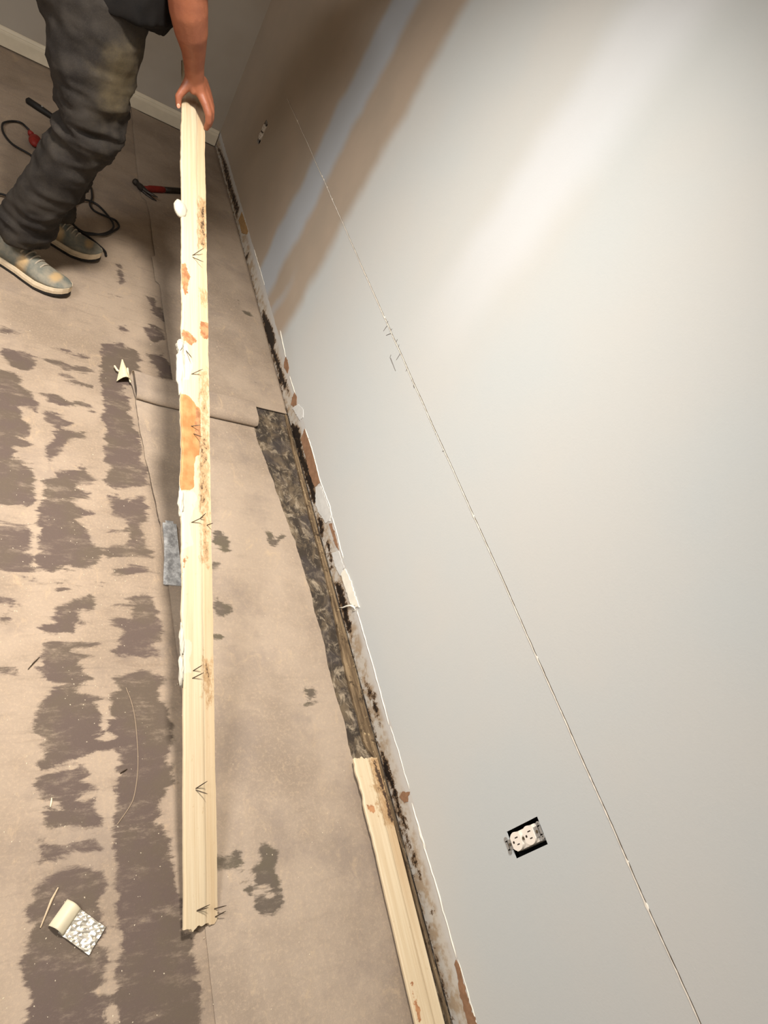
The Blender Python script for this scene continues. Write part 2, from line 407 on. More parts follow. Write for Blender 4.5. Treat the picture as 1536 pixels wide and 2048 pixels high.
# the same blotched columns go on beyond the part in view
def moved(p, dx, dy, flip=False):
    w = None
    if isinstance(p, tuple) and isinstance(p[0], float): w, p = p
    q = [(a+dx, (1.0-b if flip else b)+dy) for a, b in p]
    return (w, q) if w else q
def cx(p):
    q = p[1] if isinstance(p, tuple) and isinstance(p[0], float) else p
    return float(np.mean([a for a, b in q])), float(np.mean([b for a, b in q])), min(a for a, b in q)
midcol = [p for p in STAIN_AND_SHADE if 0.20 < cx(p)[0] < 0.40 and cx(p)[2] > 0.17]
low = [p for p in STAIN_AND_SHADE if cx(p)[1] < 1.0]
extra = []
for k in range(1, 7):
    extra += [moved(p, -0.157*k-0.004, 0.12*math.sin(k*2.1), k % 2 == 1) for p in midcol]
    extra += [moved(p, -0.157*k-0.004, -0.95+0.1*math.cos(k), k % 2 == 0) for p in midcol]
extra = [p for p in extra if cx(p)[0] < 0.10]
extra += [moved(p, 0.0, -1.18) for p in low if cx(p)[1]-1.18 < -0.16]
STAIN_AND_SHADE = STAIN_AND_SHADE+extra
gx = np.arange(-0.90, XW+0.02, 0.0065); gy = np.arange(-1.30, YB+0.03, 0.0065)
X, Y = np.meshgrid(gx, gy)
stain = mask(STAIN_AND_SHADE, X, Y, 0.028)
smudge = mask(STAIN_AND_SHADE, X, Y, 0.10)*0.75
mold = np.clip(0.5+(X-0.80)/0.02, 0, 1)*np.clip(0.5+(1.80-Y)/0.04, 0, 1)
V = np.stack([X.ravel(), Y.ravel(), np.zeros(X.size)], 1)
F = grid_faces(len(gy), len(gx))
k = len(V)
x0, x1, y0, y1 = gx[0], gx[-1], gy[0], gy[-1]
ext = [(-2.7, -2.4, 0), (x0, -2.4, 0), (x0, y1, 0), (-2.7, y1, 0), (x0, -2.4, 0), (x1, -2.4, 0), (x1, y0, 0), (x0, y0, 0)]
V = np.concatenate([V, np.array(ext)])
F += [(k, k+1, k+2, k+3), (k+4, k+5, k+6, k+7)]
pad = np.zeros(8)
floor = structure(mesh_obj('floor', V, F, M_floor, attrs={'stain': np.concatenate([stain.ravel(), pad]), 'smudge': np.concatenate([smudge.ravel(), pad]), 'mold': np.concatenate([mold.ravel(), pad])}), 'tan subfloor blotched with dark brown old adhesive patches')

# ------------------------------------------------------------------ right wall
OUT1 = (0.1225, 0.1735, 0.354, 0.449)      # y0,y1,z0,z1 openings of the two outlet boxes
OUT2 = (3.255, 3.306, 0.345, 0.440)
MOLDW = [
 [(2.3731,0.0314),(2.2464,0.0546),(2.1678,0.0599),(2.1287,0.0509),(2.1176,0.0312),(2.022,0.0425),(1.9298,0.0459),(1.8525,0.047),(1.8727,0.0282),(1.9348,0.0125),(2.0287,0.0161),(2.1319,0.0068),(2.217,0.0034),(2.3478,0.0089)],
 [(1.9841,-0.0028),(1.9473,0.0178),(1.8958,0.0521),(1.8187,0.046),(1.8626,0.0377),(1.9255,0.0085),(1.8527,0.0056),(1.9039,-0.0007)],
 [(1.6958,0.0055),(1.6585,0.0477),(1.5937,0.0377),(1.6321,-0.0028)],
 [(1.7046,0.0154),(1.6499,0.0473),(1.5911,0.0437),(1.5357,0.0321),(1.4167,0.0471),(1.3641,0.0437),(1.3021,0.0354),(1.3178,0.0099),(1.3883,0.0087),(1.4746,0.0045),(1.5649,0.0002),(1.6614,0.0058)],
 [(1.2671,0.0191),(1.2238,0.0387),(1.1811,0.0225),(1.1618,0.0056),(1.2143,0.0025)],
 (0.9, [(1.1472,0.0258),(1.1414,0.0459),(1.052,0.0255),(1.0532,0.0112),(1.0997,0.0184)]),
 [(1.004,0.0098),(0.9826,0.0426),(0.9248,0.0458),(0.9084,0.0343),(0.9219,0.0059)],
 [(0.9414,0.0126),(0.9128,0.0448),(0.8733,0.0329),(0.8407,0.039),(0.8105,0.0203),(0.8642,0.0057)],
 (0.8, [(0.6749,0.0268),(0.6494,0.041),(0.6163,0.0572),(0.5705,0.0497),(0.5319,0.0361),(0.5599,0.0346),(0.6148,0.03),(0.64,0.0227)]),
 [(0.4888,0.0105),(0.4615,0.0214),(0.4322,0.0305),(0.3811,0.0334),(0.352,0.0297),(0.3062,0.0338),(0.2755,0.0397),(0.2799,0.0254),(0.3124,0.0144),(0.3717,0.0166),(0.414,0.0027),(0.4574,0.0068)],
 (0.72, [(3.9216,0.0168),(3.8214,0.0469),(3.5732,0.0669),(3.3856,0.0574),(3.1529,0.0687),(3.1275,0.0181),(3.2403,0.0182),(3.5172,0.0167),(3.7219,0.0278)]),
 (0.85, [(2.8214,-0.0047),(2.8001,0.0504),(2.7682,0.0129)]),
 (0.75, [(0.2907,0.0196),(0.2732,0.0291),(0.1912,0.0393),(0.157,0.0338),(0.1914,0.0215),(0.2633,0.0143)]),
 (0.7, [(0.0954,0.0299),(0.1029,0.053),(0.0928,0.0515),(0.0864,0.0376)]),
 (0.42, [(-1.0, 0.0), (-1.0, 0.016), (1.7, 0.018), (3.9, 0.016), (3.9, 0.0)]),
]
ys = sorted(set(np.round(np.concatenate([np.arange(-1.0, YB+0.001, 0.006), np.array(OUT1[:2]), np.array(OUT2[:2]), [-2.4, YB]]), 4)))
zs = sorted(set(np.round(np.concatenate([np.arange(0.006, 0.104, 0.004), np.arange(0.15, 0.7, 0.05), OUT1[2:], OUT2[2:], [1.0, 1.6, CEIL]]), 4)))
ys, zs = np.array(ys), np.array(zs)
Zg, Yg = np.meshgrid(zs, ys)
def hole(i, j):
    yc = (ys[i]+ys[i+1])/2; zc = (zs[j]+zs[j+1])/2
    return not any(a < yc < b and c < zc < d for a, b, c, d in (OUT1, OUT2))
Vw = np.stack([np.full(Yg.size, XW), Yg.ravel(), Zg.ravel()], 1)
Fw = grid_faces(len(ys), len(zs), hole)
Fw = [tuple(reversed(f)) for f in Fw]
mw = mask(MOLDW, Yg, Zg, 0.012)
nwall = len(Vw)
# board thickness: back skin, bottom lip and the cut sides of the openings
def quad_into(V, F, pts):
    k = len(V); V += [tuple(p) for p in pts]; F.append(tuple(range(k, k+len(pts))))
ex_v, ex_f = [], []
T = 0.013
quad_into(ex_v, ex_f, [(XW, -2.4, 0.006), (XW, YB, 0.006), (XW+T, YB, 0.006), (XW+T, -2.4, 0.006)])
for a, b, c, d in (OUT1, OUT2):
    quad_into(ex_v, ex_f, [(XW, a, c), (XW+T, a, c), (XW+T, a, d), (XW, a, d)])
    quad_into(ex_v, ex_f, [(XW, b, c), (XW, b, d), (XW+T, b, d), (XW+T, b, c)])
    quad_into(ex_v, ex_f, [(XW, a, c), (XW, b, c), (XW+T, b, c), (XW+T, a, c)])
    quad_into(ex_v, ex_f, [(XW, a, d), (XW+T, a, d), (XW+T, b, d), (XW, b, d)])
bv, bf = box(XW+0.075, XW+0.09, -2.4, YB+0.1, -0.01, CEIL)
Vall, Fall = merge((Vw, Fw), (ex_v, ex_f), (bv, bf))
wall_right = structure(mesh_obj('wall_right', Vall, Fall, M_wall, attrs={'mold': np.concatenate([mw.ravel(), np.zeros(len(Vall)-nwall)])}), 'grey painted drywall with bare mouldy strip along the floor')

M_brownpaper = simple('torn_brown_drywall_paper', (148, 113, 87), 0.9, 0.1, var=0.12, scale=70, bump=0.0006)
M_tanpaper = simple('tan_torn_paper', (168, 134, 92), 0.9, 0.1, var=0.12, scale=60, bump=0.0006)
M_whiteflake = simple('white_paint_flake', (206, 204, 198), 0.6, 0.3, var=0.06, scale=50, bump=0.0006)
M_caulk = simple('cream_caulk', (236, 230, 214), 0.5, 0.4, var=0.05, scale=40)
M_crack = simple('dark_knife_cut', (92, 80, 66), 0.95, 0.05, var=0.15, scale=120)
M_fray = simple('frayed_paper_edge', (232, 222, 206), 0.8, 0.15, var=0.08, scale=90)
M_pencil = simple('pencil_graphite', (110, 104, 98), 0.8, 0.2, var=0.1, scale=90)

def wall_patch(name, poly, mat, t=0.0012, label=None, seg=0.005, amp=0.0013):
    pl = jag(poly, seg, amp)
    v, f = prism(pl, lambda a, b: (XW-0.0001, a, b), lambda a, b: (XW-t, a, b))
    o = mesh_obj(name, v, [tuple(reversed(q)) for q in f], mat, wall_right)
    if label: o['label'] = label
    return o
BROWN = [
 [(1.9922,0.0904),(1.9647,0.096),(1.9262,0.0896),(1.9143,0.074),(1.9611,0.0629),(1.9829,0.0723)],
 [(1.7989,0.0808),(1.7702,0.0878),(1.7386,0.0737),(1.7477,0.0548),(1.7714,0.042),(1.79,0.0569)],
 [(1.6102,0.0792),(1.5741,0.0849),(1.445,0.0854),(1.3568,0.0789),(1.3659,0.0445),(1.4246,0.038),(1.5911,0.0437)],
 [(1.1941,0.0658),(1.1869,0.0772),(1.1399,0.0815),(1.0809,0.0769),(1.1103,0.0673)],
 [(0.3576,0.0529),(0.348,0.0845),(0.3305,0.0667),(0.3328,0.051),(0.352,0.0384)],
 [(-0.0024,0.0775),(-0.0102,0.0673),(-0.0293,0.0679),(-0.0685,0.0567),(-0.1225,0.0586),(-0.1255,0.0852),(-0.0699,0.0799),(-0.0149,0.0837)],
]
for p in BROWN: wall_patch('torn_paper_patch', p, M_brownpaper, 0.0012, 'torn patch of bare brown drywall paper')
wall_patch('torn_paper_patch', [(3.1004,0.0757),(2.9146,0.0824),(2.91,0.0678),(2.9804,0.03),(3.0933,0.0326)], M_tanpaper, 0.0012, 'torn tan paper patch near the back corner')
for p in ([(1.7527,0.0438),(1.73,0.0861),(1.6834,0.1034),(1.6558,0.0908),(1.6621,0.0684),(1.7068,0.0563)],
          [(1.3599,0.0506),(1.3421,0.0795),(1.27,0.0868),(1.2195,0.0928),(1.1962,0.0767),(1.2065,0.0516),(1.2692,0.0295),(1.302,0.0236)],
          [(1.0967,0.0389),(1.0789,0.0759),(1.0138,0.0791),(1.0033,0.0509),(1.0466,0.0389)]):
    wall_patch('paint_flake', p, M_whiteflake, 0.0018, 'pale loose flake of paint')
wall_patch('caulk_smear', [(1.005,0.0563),(1.0095,0.0816),(0.9597,0.0931),(0.8637,0.0972),(0.8976,0.0622),(0.9616,0.058)], M_caulk, 0.003, 'cream smear of old caulk')

def bead(name, pts, r, mat, label=None, jit=0.0006, off=0.0):
    n = 60
    P = np.array(pts); d = np.concatenate([[0], np.cumsum(np.linalg.norm(np.diff(P, axis=0), axis=1))])
    s = np.linspace(0, d[-1], max(6, int(d[-1]/0.012)))
    yv = np.interp(s, d, P[:, 0])+0; zv = np.interp(s, d, P[:, 1])+rng.normal(0, jit, len(s))
    rr = r*(0.75+0.5*rng.random(len(s))); rr[0] *= 0.4; rr[-1] *= 0.4
    v, f = tube([(XW-off, a, b) for a, b in zip(yv, zv)], list(rr), 6)
    o = mesh_obj(name, v, f, mat, wall_right, smooth=True)
    if label: o['label'] = label
    return o
CAULK = [
 [(2.7572,0.0859),(2.4755,0.0868)], [(1.8929,0.0795),(1.7937,0.0831)],
 [(2.1451,0.1024),(2.0389,0.093),(1.9922,0.0904)],
 [(1.6072,0.0823),(1.5057,0.0881),(1.3657,0.083),(1.318,0.0871),(1.2447,0.0953),(1.2079,0.0892),(1.1569,0.0909),(1.0436,0.0866)],
 [(0.8656,0.0806),(0.6768,0.0818),(0.5208,0.0772)], [(0.516,0.0808),(0.4556,0.0848),(0.3538,0.0848)],
 [(0.3233,0.0794),(0.2189,0.0812)], [(0.2728,0.0772),(0.1364,0.0821),(-0.0009,0.0803)],
 [(-0.0033,0.0827),(-0.0651,0.0845),(-0.1218,0.0838)],
]
for p, r in zip(CAULK, (0.0016, 0.0018, 0.0022, 0.0018, 0.0019, 0.0013, 0.0019, 0.0019, 0.0012)):
    bead('caulk_bead', p, r, M_caulk, 'thin white line of caulk left above the old skirting')
cs = [(0.9208,0.0014),(0.9058,0.0261),(0.8991,0.0453),(0.8907,0.0632),(0.8787,0.0747),(0.8691,0.0742),(0.8732,0.0633)]
v, f = tube([(XW-0.004-0.003*math.sin(i), a, b) for i, (a, b) in enumerate(cs)], [0.001, 0.002, 0.0028, 0.003, 0.0032, 0.003, 0.002], 7)
mesh_obj('caulk_strand', v, f, M_caulk, wall_right, smooth=True)['label'] = 'curled white strand of loose caulk'

# knife-cut line about 60 cm above the floor
n = 520
yv = np.linspace(-1.2, 3.15, n)
zl = 0.609+0.0012*np.sin(yv*3.1)+np.convolve(rng.normal(0, 0.0016, n+8), np.ones(9)/9, 'valid')
def ribbon(yv, zc, w, t):
    V, F = [], []
    for i, (a, b, c) in enumerate(zip(yv, zc, w)):
        V += [(XW-0.0001, a, b-c), (XW-t, a, b-c*0.6), (XW-t, a, b+c*0.6), (XW-0.0001, a, b+c)]
    for i in range(len(yv)-1):
        for k in range(3):
            F.append((4*i+k, 4*i+k+1, 4*(i+1)+k+1, 4*(i+1)+k))
    return V, F
fade = np.clip((2.9-yv)/1.6, 0.3, 1)
v, f = ribbon(yv, zl, 0.0009*fade*(0.6+0.6*rng.random(n)), 0.0007)
mesh_obj('cut_line', v, f, M_crack, wall_right)['label'] = 'thin dark knife cut running along the drywall'
w2 = 0.0011*(0.4+1.2*rng.random(n)); w2[rng.random(n) < 0.03] *= 2.2
v, f = ribbon(yv, zl-0.0016, w2, 0.0014)
mesh_obj('frayed_edge', v, f, M_fray, wall_right)['label'] = 'white frayed paper edge below the knife cut'
TICKS = [(1.5477,0.6049),(1.5466,0.6132),(1.538,0.602),(1.5386,0.5819),(1.5097,0.605),(1.5081,0.6152),(1.4997,0.6041),(1.5141,0.5849),(1.4535,0.6058),(1.4554,0.6176),(1.4293,0.608),(1.4349,0.6152),(1.4043,0.6052),(1.4023,0.5829),(1.4384,0.5718),(1.4337,0.5636),(1.4311,0.5657),(1.3751,0.5642),(1.3373,0.6066),(1.3348,0.5983),(1.2927,0.6048),(1.2848,0.6045),(1.2706,0.6027),(1.2608,0.6013),(1.0806,0.6038),(1.081,0.6093),(1.0162,0.6082),(1.0196,0.6015)]
for a, b in zip(TICKS[::2], TICKS[1::2]):
    v, f = tube([(XW-0.0004, *a), (XW-0.0006, *b)], [0.0011, 0.0006], 5)
    mesh_obj('pencil_mark', v, f, M_pencil, wall_right)

# ------------------------------------------------------------------ other walls, ceiling, skirting
def plane(name, pts, mat, label):
    return structure(mesh_obj(name, pts, [tuple(range(len(pts)))], mat), label)
plane('wall_back', [(-2.7, YB, 0), (XW+0.09, YB, 0), (XW+0.09, YB, CEIL), (-2.7, YB, CEIL)], M_back, 'dim taupe painted back wall')
plane('wall_left', [(-2.7, -2.4, 0), (-2.7, YB, 0), (-2.7, YB, CEIL), (-2.7, -2.4, CEIL)], M_room, 'pale painted wall across the room')
plane('wall_front', [(-2.7, -2.4, 0), (XW+0.09, -2.4, 0), (XW+0.09, -2.4, CEIL), (-2.7, -2.4, CEIL)], M_room, 'pale painted wall behind the viewer')
plane('ceiling', [(-2.7, -2.4, CEIL), (-2.7, YB, CEIL), (XW+0.09, YB, CEIL), (XW+0.09, -2.4, CEIL)], M_ceiling, 'white painted ceiling')

prof = [(0, 0.008), (-0.013, 0.008), (-0.013, 0.060), (-0.0115, 0.068), (-0.009, 0.071), (-0.009, 0.075), (-0.0055, 0.084), (-0.002, 0.0875), (0, 0.088)]
def skirting(x0, x1):
    V = [(x0, YB+a, b) for a, b in prof]+[(x1, YB+a, b) for a, b in prof]
    n = len(prof)
    F = [(i, i+1, n+i+1, n+i) for i in range(n-1)]+[tuple(range(n-1, -1, -1)), tuple(range(n, 2*n))]
    return V, F
v, f = skirting(-2.7, XW-0.006)
bb = structure(mesh_obj('baseboard_back', v, f, M_base), 'cream skirting board along the back wall')

# thin mouldy wooden strip lying against the foot of the right wall
def mat_strip():
    m = Mat('mouldy_tack_strip', 0.85, 0.2)
    g = m.noise(20, 6, 0.6, sc=(6, 0.5, 2))
    c = m.mix(m.step(g, 0.35, 0.65), lin(84, 68, 50), lin(128, 108, 82))
    c = m.mix(m.step(m.noise(28, 6, 0.7), 0.55, 0.68), c, lin(56, 44, 32))
    c = m.mix(m.step(m.noise(70, 5, 0.7), 0.6, 0.7), c, lin(176, 154, 118))
    return m.out(c, bump=g, dist=0.001)
M_strip = mat_strip()
yy = np.linspace(-1.8, 1.752, 250)
RIDGE = [(1.0518,-0.1061),(1.0502,0.2366),(1.0287,0.464),(1.0103,0.5064),(1.0135,0.5803),(1.01,0.6626),(1.013,0.7492),(1.0248,0.8985),(1.0281,0.9705),(1.0297,1.1395),(1.0276,1.2299),(1.0279,1.2865),(1.0287,1.4232),(1.0327,1.641),(1.0382,1.7256)]
xl = np.interp(yy, [p[1] for p in RIDGE], [min(p[0], 1.040) for p in RIDGE])+rng.normal(0, 0.0006, 250)
cols = 6
top = np.zeros((250, cols, 3)); bot = np.zeros((250, cols, 3))
for j in range(cols):
    t = j/(cols-1)
    x = xl+(XW-0.004-xl)*t
    top[:, j, 0] = x; top[:, j, 1] = yy
    top[:, j, 2] = (0.008, 0.0095, 0.0085, 0.0065, 0.0068, 0.0055)[j]+rng.normal(0, 0.0003, 250)
    bot[:, j, 0] = x; bot[:, j, 1] = yy; bot[:, j, 2] = 0.0005
v, f = slab(top, bot, 250, cols)
structure(mesh_obj('trim_1', v, f, M_strip), 'narrow mouldy brown wooden strip along the foot of the wall')

# ------------------------------------------------------------------ loose floor sheets
SHEETSTAIN = [
 [(0.5774,0.3019),(0.6098,0.2981),(0.6316,0.3014),(0.6353,0.2662),(0.6026,0.2691),(0.5733,0.2702)],
 [(0.6727,0.3032),(0.6954,0.3039),(0.717,0.2798),(0.7128,0.2587),(0.7139,0.2317),(0.7155,0.2),(0.71,0.1806),(0.6835,0.1732),(0.6591,0.1731),(0.6445,0.1932),(0.6558,0.206),(0.6917,0.1993),(0.6966,0.2087),(0.6863,0.2209),(0.6533,0.2268),(0.6424,0.2161),(0.6289,0.2261),(0.6334,0.2355),(0.6554,0.2393),(0.6229,0.245),(0.6602,0.2489),(0.665,0.2586),(0.6361,0.2713),(0.6663,0.2663),(0.6778,0.2779),(0.6802,0.2911)],
 (0.8, [(0.6785,1.1557),(0.7081,1.1675),(0.7329,1.1409),(0.7348,1.0894),(0.7084,1.0791),(0.6728,1.1108)]),
 (0.9, [(0.6651,1.0495),(0.6915,1.0453),(0.6835,1.0305),(0.6615,1.0215)]),
 (0.85, [(0.6555,0.9508),(0.675,0.9229),(0.6991,0.9082),(0.7086,0.8927),(0.6844,0.8663),(0.6566,0.8713),(0.6485,0.8959)]),
 (0.8, [(0.6391,0.822),(0.6638,0.8197),(0.6641,0.8018),(0.6392,0.8012)]),
 (0.9, [(0.8575,1.1792),(0.8774,1.1842),(0.8836,1.1569),(0.9159,1.1831),(0.9221,1.1752),(0.9046,1.1467),(0.8738,1.1258),(0.8546,1.1234)]),
 (0.7, [(0.8596,0.6772),(0.9064,0.6691),(0.9057,0.6201),(0.8638,0.615)]),
 (0.75, [(0.9574,2.377),(1.0017,2.3669),(1.0181,2.3371),(1.0006,2.3178),(0.9538,2.332)]),
 (0.7, [(0.9608,2.479),(0.963,2.4129),(0.9427,2.3052),(0.9488,2.378)]),
 (0.62, [(0.9691,2.2971),(0.9586,2.149),(0.947,1.9053),(0.9422,1.9528),(0.947,2.1193)]),
 (0.62, [(1.0119,2.1228),(0.9984,1.9744),(0.9963,1.8833),(0.9903,1.9123),(0.9986,2.021)]),
]
def sheet(name, ys, xl, xr, zf, nc, label, thick=0.0022):
    nr = len(ys)
    top = np.zeros((nr, nc, 3))
    for j in range(nc):
        t = j/(nc-1)
        top[:, j, 0] = xl+(xr-xl)*t; top[:, j, 1] = ys
    top[:, :, 2] = zf(top[:, :, 0], top[:, :, 1])
    gy_ = np.gradient(top[:, :, 1], axis=0); gz_ = np.gradient(top[:, :, 2], axis=0); gl = np.sqrt(gy_**2+gz_**2)+1e-9
    bot = top.copy(); bot[:, :, 1] += gz_/gl*thick; bot[:, :, 2] -= gy_/gl*thick
    v, f = slab(top, bot, nr, nc)
    st = mask(SHEETSTAIN, top[:, :, 0], top[:, :, 1], 0.02).ravel()
    st = np.concatenate([st, st])
    sg = mask(SHEETSTAIN, top[:, :, 0], top[:, :, 1], 0.06).ravel()*0.5; sg = np.concatenate([sg, sg])
    o = mesh_obj(name, v, f, M_sheet, smooth=False, attrs={'stain': st, 'smudge': sg, 'mold': np.zeros(len(v))})
    return tag(o, label, 'floor sheet', 'loose floor sheets')
yflat = np.concatenate([np.arange(-1.80, 1.14, 0.012), np.arange(1.14, 1.18, 0.004), np.arange(1.18, 1.74, 0.010)])
fl_t = np.linspace(0, math.pi, 12)
FR = 0.015
q_t = np.linspace(0, math.pi*0.62, 10)
flap_y = np.concatenate([1.740+FR*np.sin(fl_t), np.linspace(1.725, 1.680, 4), 1.672-0.027*np.sin(q_t)])
flap_z = np.concatenate([FR-FR*np.cos(fl_t), np.full(4, 2*FR+0.0005), 0.0045+0.0260*0.5*(1+np.cos(q_t*1.45))])
ys1 = np.concatenate([yflat, flap_y]); zo1 = np.concatenate([np.zeros(len(yflat)), flap_z])
nf = len(yflat)
xl1 = np.interp(ys1, [-0.36, 0.03, 0.17, 0.73, 0.95, 1.155, 1.165, 1.40, 1.60, 1.66, 1.72, 1.752], [0.545, 0.544, 0.542, 0.544, 0.537, 0.532, 0.528, 0.507, 0.492, 0.489, 0.480, 0.474])
xr1 = np.interp(ys1, [-0.36, -0.085, 0.074, 0.379, 0.60, 0.702, 0.90, 1.107, 1.25, 1.43, 1.60, 1.63, 1.752], [0.968, 0.968, 0.978, 0.966, 0.966, 0.963, 0.966, 0.958, 0.938, 0.920, 0.898, 0.900, 0.902])
j1 = np.convolve(rng.normal(0, 0.0022, len(ys1)+6), np.ones(7)/7, 'valid'); j2 = np.convolve(rng.normal(0, 0.004, len(ys1)+4), np.ones(5)/5, 'valid')
j1[nf-3:] = 0; j2[nf-3:] = 0
xl1 = xl1+j1; xr1 = xr1+j2
xl1[nf:] = np.interp(np.arange(len(flap_y)), [0, len(flap_y)-1], [xl1[nf-1], 0.491]); xr1[nf:] = np.interp(np.arange(len(flap_y)), [0, len(flap_y)-4, len(flap_y)-1], [xr1[nf-1], 0.905, 0.893])
def z1(x, y):
    z = 0.0026
    z = z+0.006*np.clip(1-(x-0.5)/0.06, 0, 1)*np.clip((y-1.35)/0.3, 0, 1)
    S = lambda q, a, b: np.clip((q-a)/(b-a), 0, 1)
    z = z+0.0085*S(y, 1.150, 1.160)*(1-S(y, 1.29, 1.40))*(1-S(x, 0.585, 0.64))   # lifted over the pry bar
    return z+0.0008*np.sin(x*9+y*5)*np.sin(y*4)+0.0008
sheet('loose_floor_sheet', ys1, xl1, xr1, lambda x, y: z1(x, y)+zo1[:, None], 44, 'tan loose floor sheet in front, its far end curled back on itself')
ys2 = np.arange(1.757, YB-0.016, 0.008)
xl2 = np.interp(ys2, [1.757, 1.77, 2.355, 2.36, 2.53, 2.545, 2.90, 2.985, 3.0, 3.13, 3.5, 3.93], [0.624, 0.622, 0.622, 0.606, 0.603, 0.617, 0.617, 0.612, 0.592, 0.586, 0.588, 0.594])
xl2 = xl2+np.convolve(rng.normal(0, 0.0016, len(ys2)+4), np.ones(5)/5, 'valid')
xr2 = np.interp(ys2, [1.757, 3.93], [1.046, 1.040])+np.convolve(rng.normal(0, 0.0015, len(ys2)+4), np.ones(5)/5, 'valid')
def z2(x, y):
    return 0.0045+0.0015*np.sin(x*8+y*2.2)+0.004*np.clip(1-(y-1.757)/0.05, 0, 1)+0.003*np.clip(1-(x-0.60)/0.05, 0, 1)
sheet('loose_floor_sheet', ys2, xl2, xr2, z2, 36, 'tan loose floor sheet at the back, lying flat up to the corner')

# ------------------------------------------------------------------ skirting boards that were pulled off
def mat_board(name):
    m = Mat(name, 0.6, 0.3)
    cb = m.n('ShaderNodeCombineXYZ'); m.link(m.attr('along'), cb.inputs[0]); m.link(m.attr('across'), cb.inputs[1])
    m._co = cb.outputs[0]
    g = m.noise(9, 6, 0.6, sc=(0.25, 9, 1))
    g2 = m.noise(40, 6, 0.6, sc=(0.10, 6, 1))
    c = m.mix(m.step(g, 0.3, 0.7), lin(192, 170, 137), lin(206, 188, 157))
    c = m.mix(m.math('MULTIPLY', m.step(g2, 0.54, 0.70), 0.35), c, lin(178, 146, 104))
    kn = m.step(m.noise(7, 5, 0.6), 0.66, 0.74)
    c = m.mix(m.math('MULTIPLY', kn, 0.4), c, lin(180, 150, 108))
    c = m.mix(m.math('MULTIPLY', m.attr('tone'), 0.55), c, lin(176, 145, 106))
    # orange stained paper and brown torn paper left on the wood
    on = m.math('MULTIPLY_ADD', m.noise(90, 5), 0.30, -0.15)
    of = m.step(m.math('ADD', m.attr('orange'), on), 0.47, 0.53)
    oc = m.mix(m.step(m.noise(28, 5), 0.35, 0.65), lin(158, 108, 62), lin(178, 132, 84))
    c = m.mix(of, c, oc)
    bf = m.step(m.math('ADD', m.attr('brown'), m.math('MULTIPLY_ADD', m.noise(110, 6, 0.7), 0.7, -0.35)), 0.46, 0.54)
    c = m.mix(bf, c, m.mix(m.step(m.noise(60, 5), 0.4, 0.6), lin(146, 98, 64), lin(176, 128, 88)))
    pf = m.step(m.math('ADD', m.attr('paint'), m.math('MULTIPLY_ADD', m.noise(60, 5, 0.7), 0.6, -0.3)), 0.46, 0.54)
    c = m.mix(m.math('MULTIPLY', pf, 0.5), c, lin(200, 190, 172))
    mf = m.math('ADD', m.attr('mold'), m.math('MULTIPLY_ADD', m.noise(70, 8, 0.8, sc=(0.6, 1, 1)), 2.4, -1.2))
    c = m.mix(m.math('MULTIPLY', m.step(mf, 0.20, 0.55), 0.8), c, lin(160, 126, 86))
    c = m.mix(m.step(mf, 0.60, 0.78), c, lin(70, 52, 38))
    return m.out(c, bump=g2, dist=0.0006)
M_board = mat_board('raw_pine_board_back')
M_nail = simple('rusty_steel_nail', (84, 70, 56), 0.5, 0.5, 0.7, var=0.2, scale=200)
M_blob = simple('dried_white_caulk_blob', (186, 178, 160), 0.55, 0.4, var=0.04, scale=50)

class Frame:
    def __init__(s, o, u, v, n):
        s.o, s.u, s.v, s.n = [np.array(q, float) for q in (o, u, v, n)]
    def __call__(s, a, b, h=0.0):
        return s.o+s.u*a+s.v*b+s.n*h
def make_board(name, fr, L, Wd, thick, attrs_fn, label, edge_fn, end_fn, far_fn=None):
    nu, nv = int(L/0.008), 22
    us = np.linspace(0, 1, nu); vs = np.linspace(0, 1, nv)
    e0, e1 = edge_fn(us*L)
    top = np.zeros((nu, nv, 3)); bot = np.zeros((nu, nv, 3))
    A = np.zeros((nu, nv)); B = np.zeros((nu, nv))
    for j, t in enumerate(vs):
        b = e0+(Wd+e1-e0)*t
        a0 = end_fn(t); a1 = L+(far_fn(t) if far_fn else 0)
        a = a0+(a1-a0)*us
        A[:, j] = a; B[:, j] = b
        h = -0.0022*(1 if t > 0.66 else max(0, (t-0.60)/0.06))-0.0015*max(0, 1-t/0.05)
        for k in range(3):
            top[:, j, k] = fr.o[k]+fr.u[k]*a+fr.v[k]*b+fr.n[k]*h
            bot[:, j, k] = fr.o[k]+fr.u[k]*a+fr.v[k]*b+fr.n[k]*(-thick+0.006*max(0, (0.25-t)/0.25))
    v, f = slab(top, bot, nu, nv)
    at = attrs_fn(A, B); at['along'] = A; at['across'] = B
    at = {k: np.concatenate([q.ravel(), np.zeros(q.size) if k not in ('tone', 'along', 'across') else q.ravel()]) for k, q in at.items()}
    root = thing(name, fr(0, Wd/2, -thick).tolist(), label, 'skirting board', 'pulled-off skirting boards')
    mesh_obj('wood', v, f, M_board, root, attrs=at)
    return root
bfr = {'o': (0.4929, 0.1754, 0.03), 'u': (-0.0247, 0.9405, 0.339), 'v': (0.9511, 0.1266, -0.2818), 'n': (0.3079, -0.3154, 0.8976)}
FB = Frame(bfr['o'], bfr['u'], bfr['v'], bfr['n'])
BL, BW = 2.235, 0.080
B_ORANGE = [[(1.1257,-0.0077),(1.1278,0.0086),(1.1237,0.0236),(1.1083,0.0388),(1.1044,0.0511),(1.0942,0.054),(1.054,0.0504),(1.021,0.05),(0.9794,0.0464),(0.9737,0.0359),(0.9512,0.0312),(0.8886,0.0292),(0.8829,0.0161),(0.8774,-0.0066),(0.9173,-0.0178),(0.9697,-0.0136),(1.023,-0.0107),(1.0771,-0.0092)]]
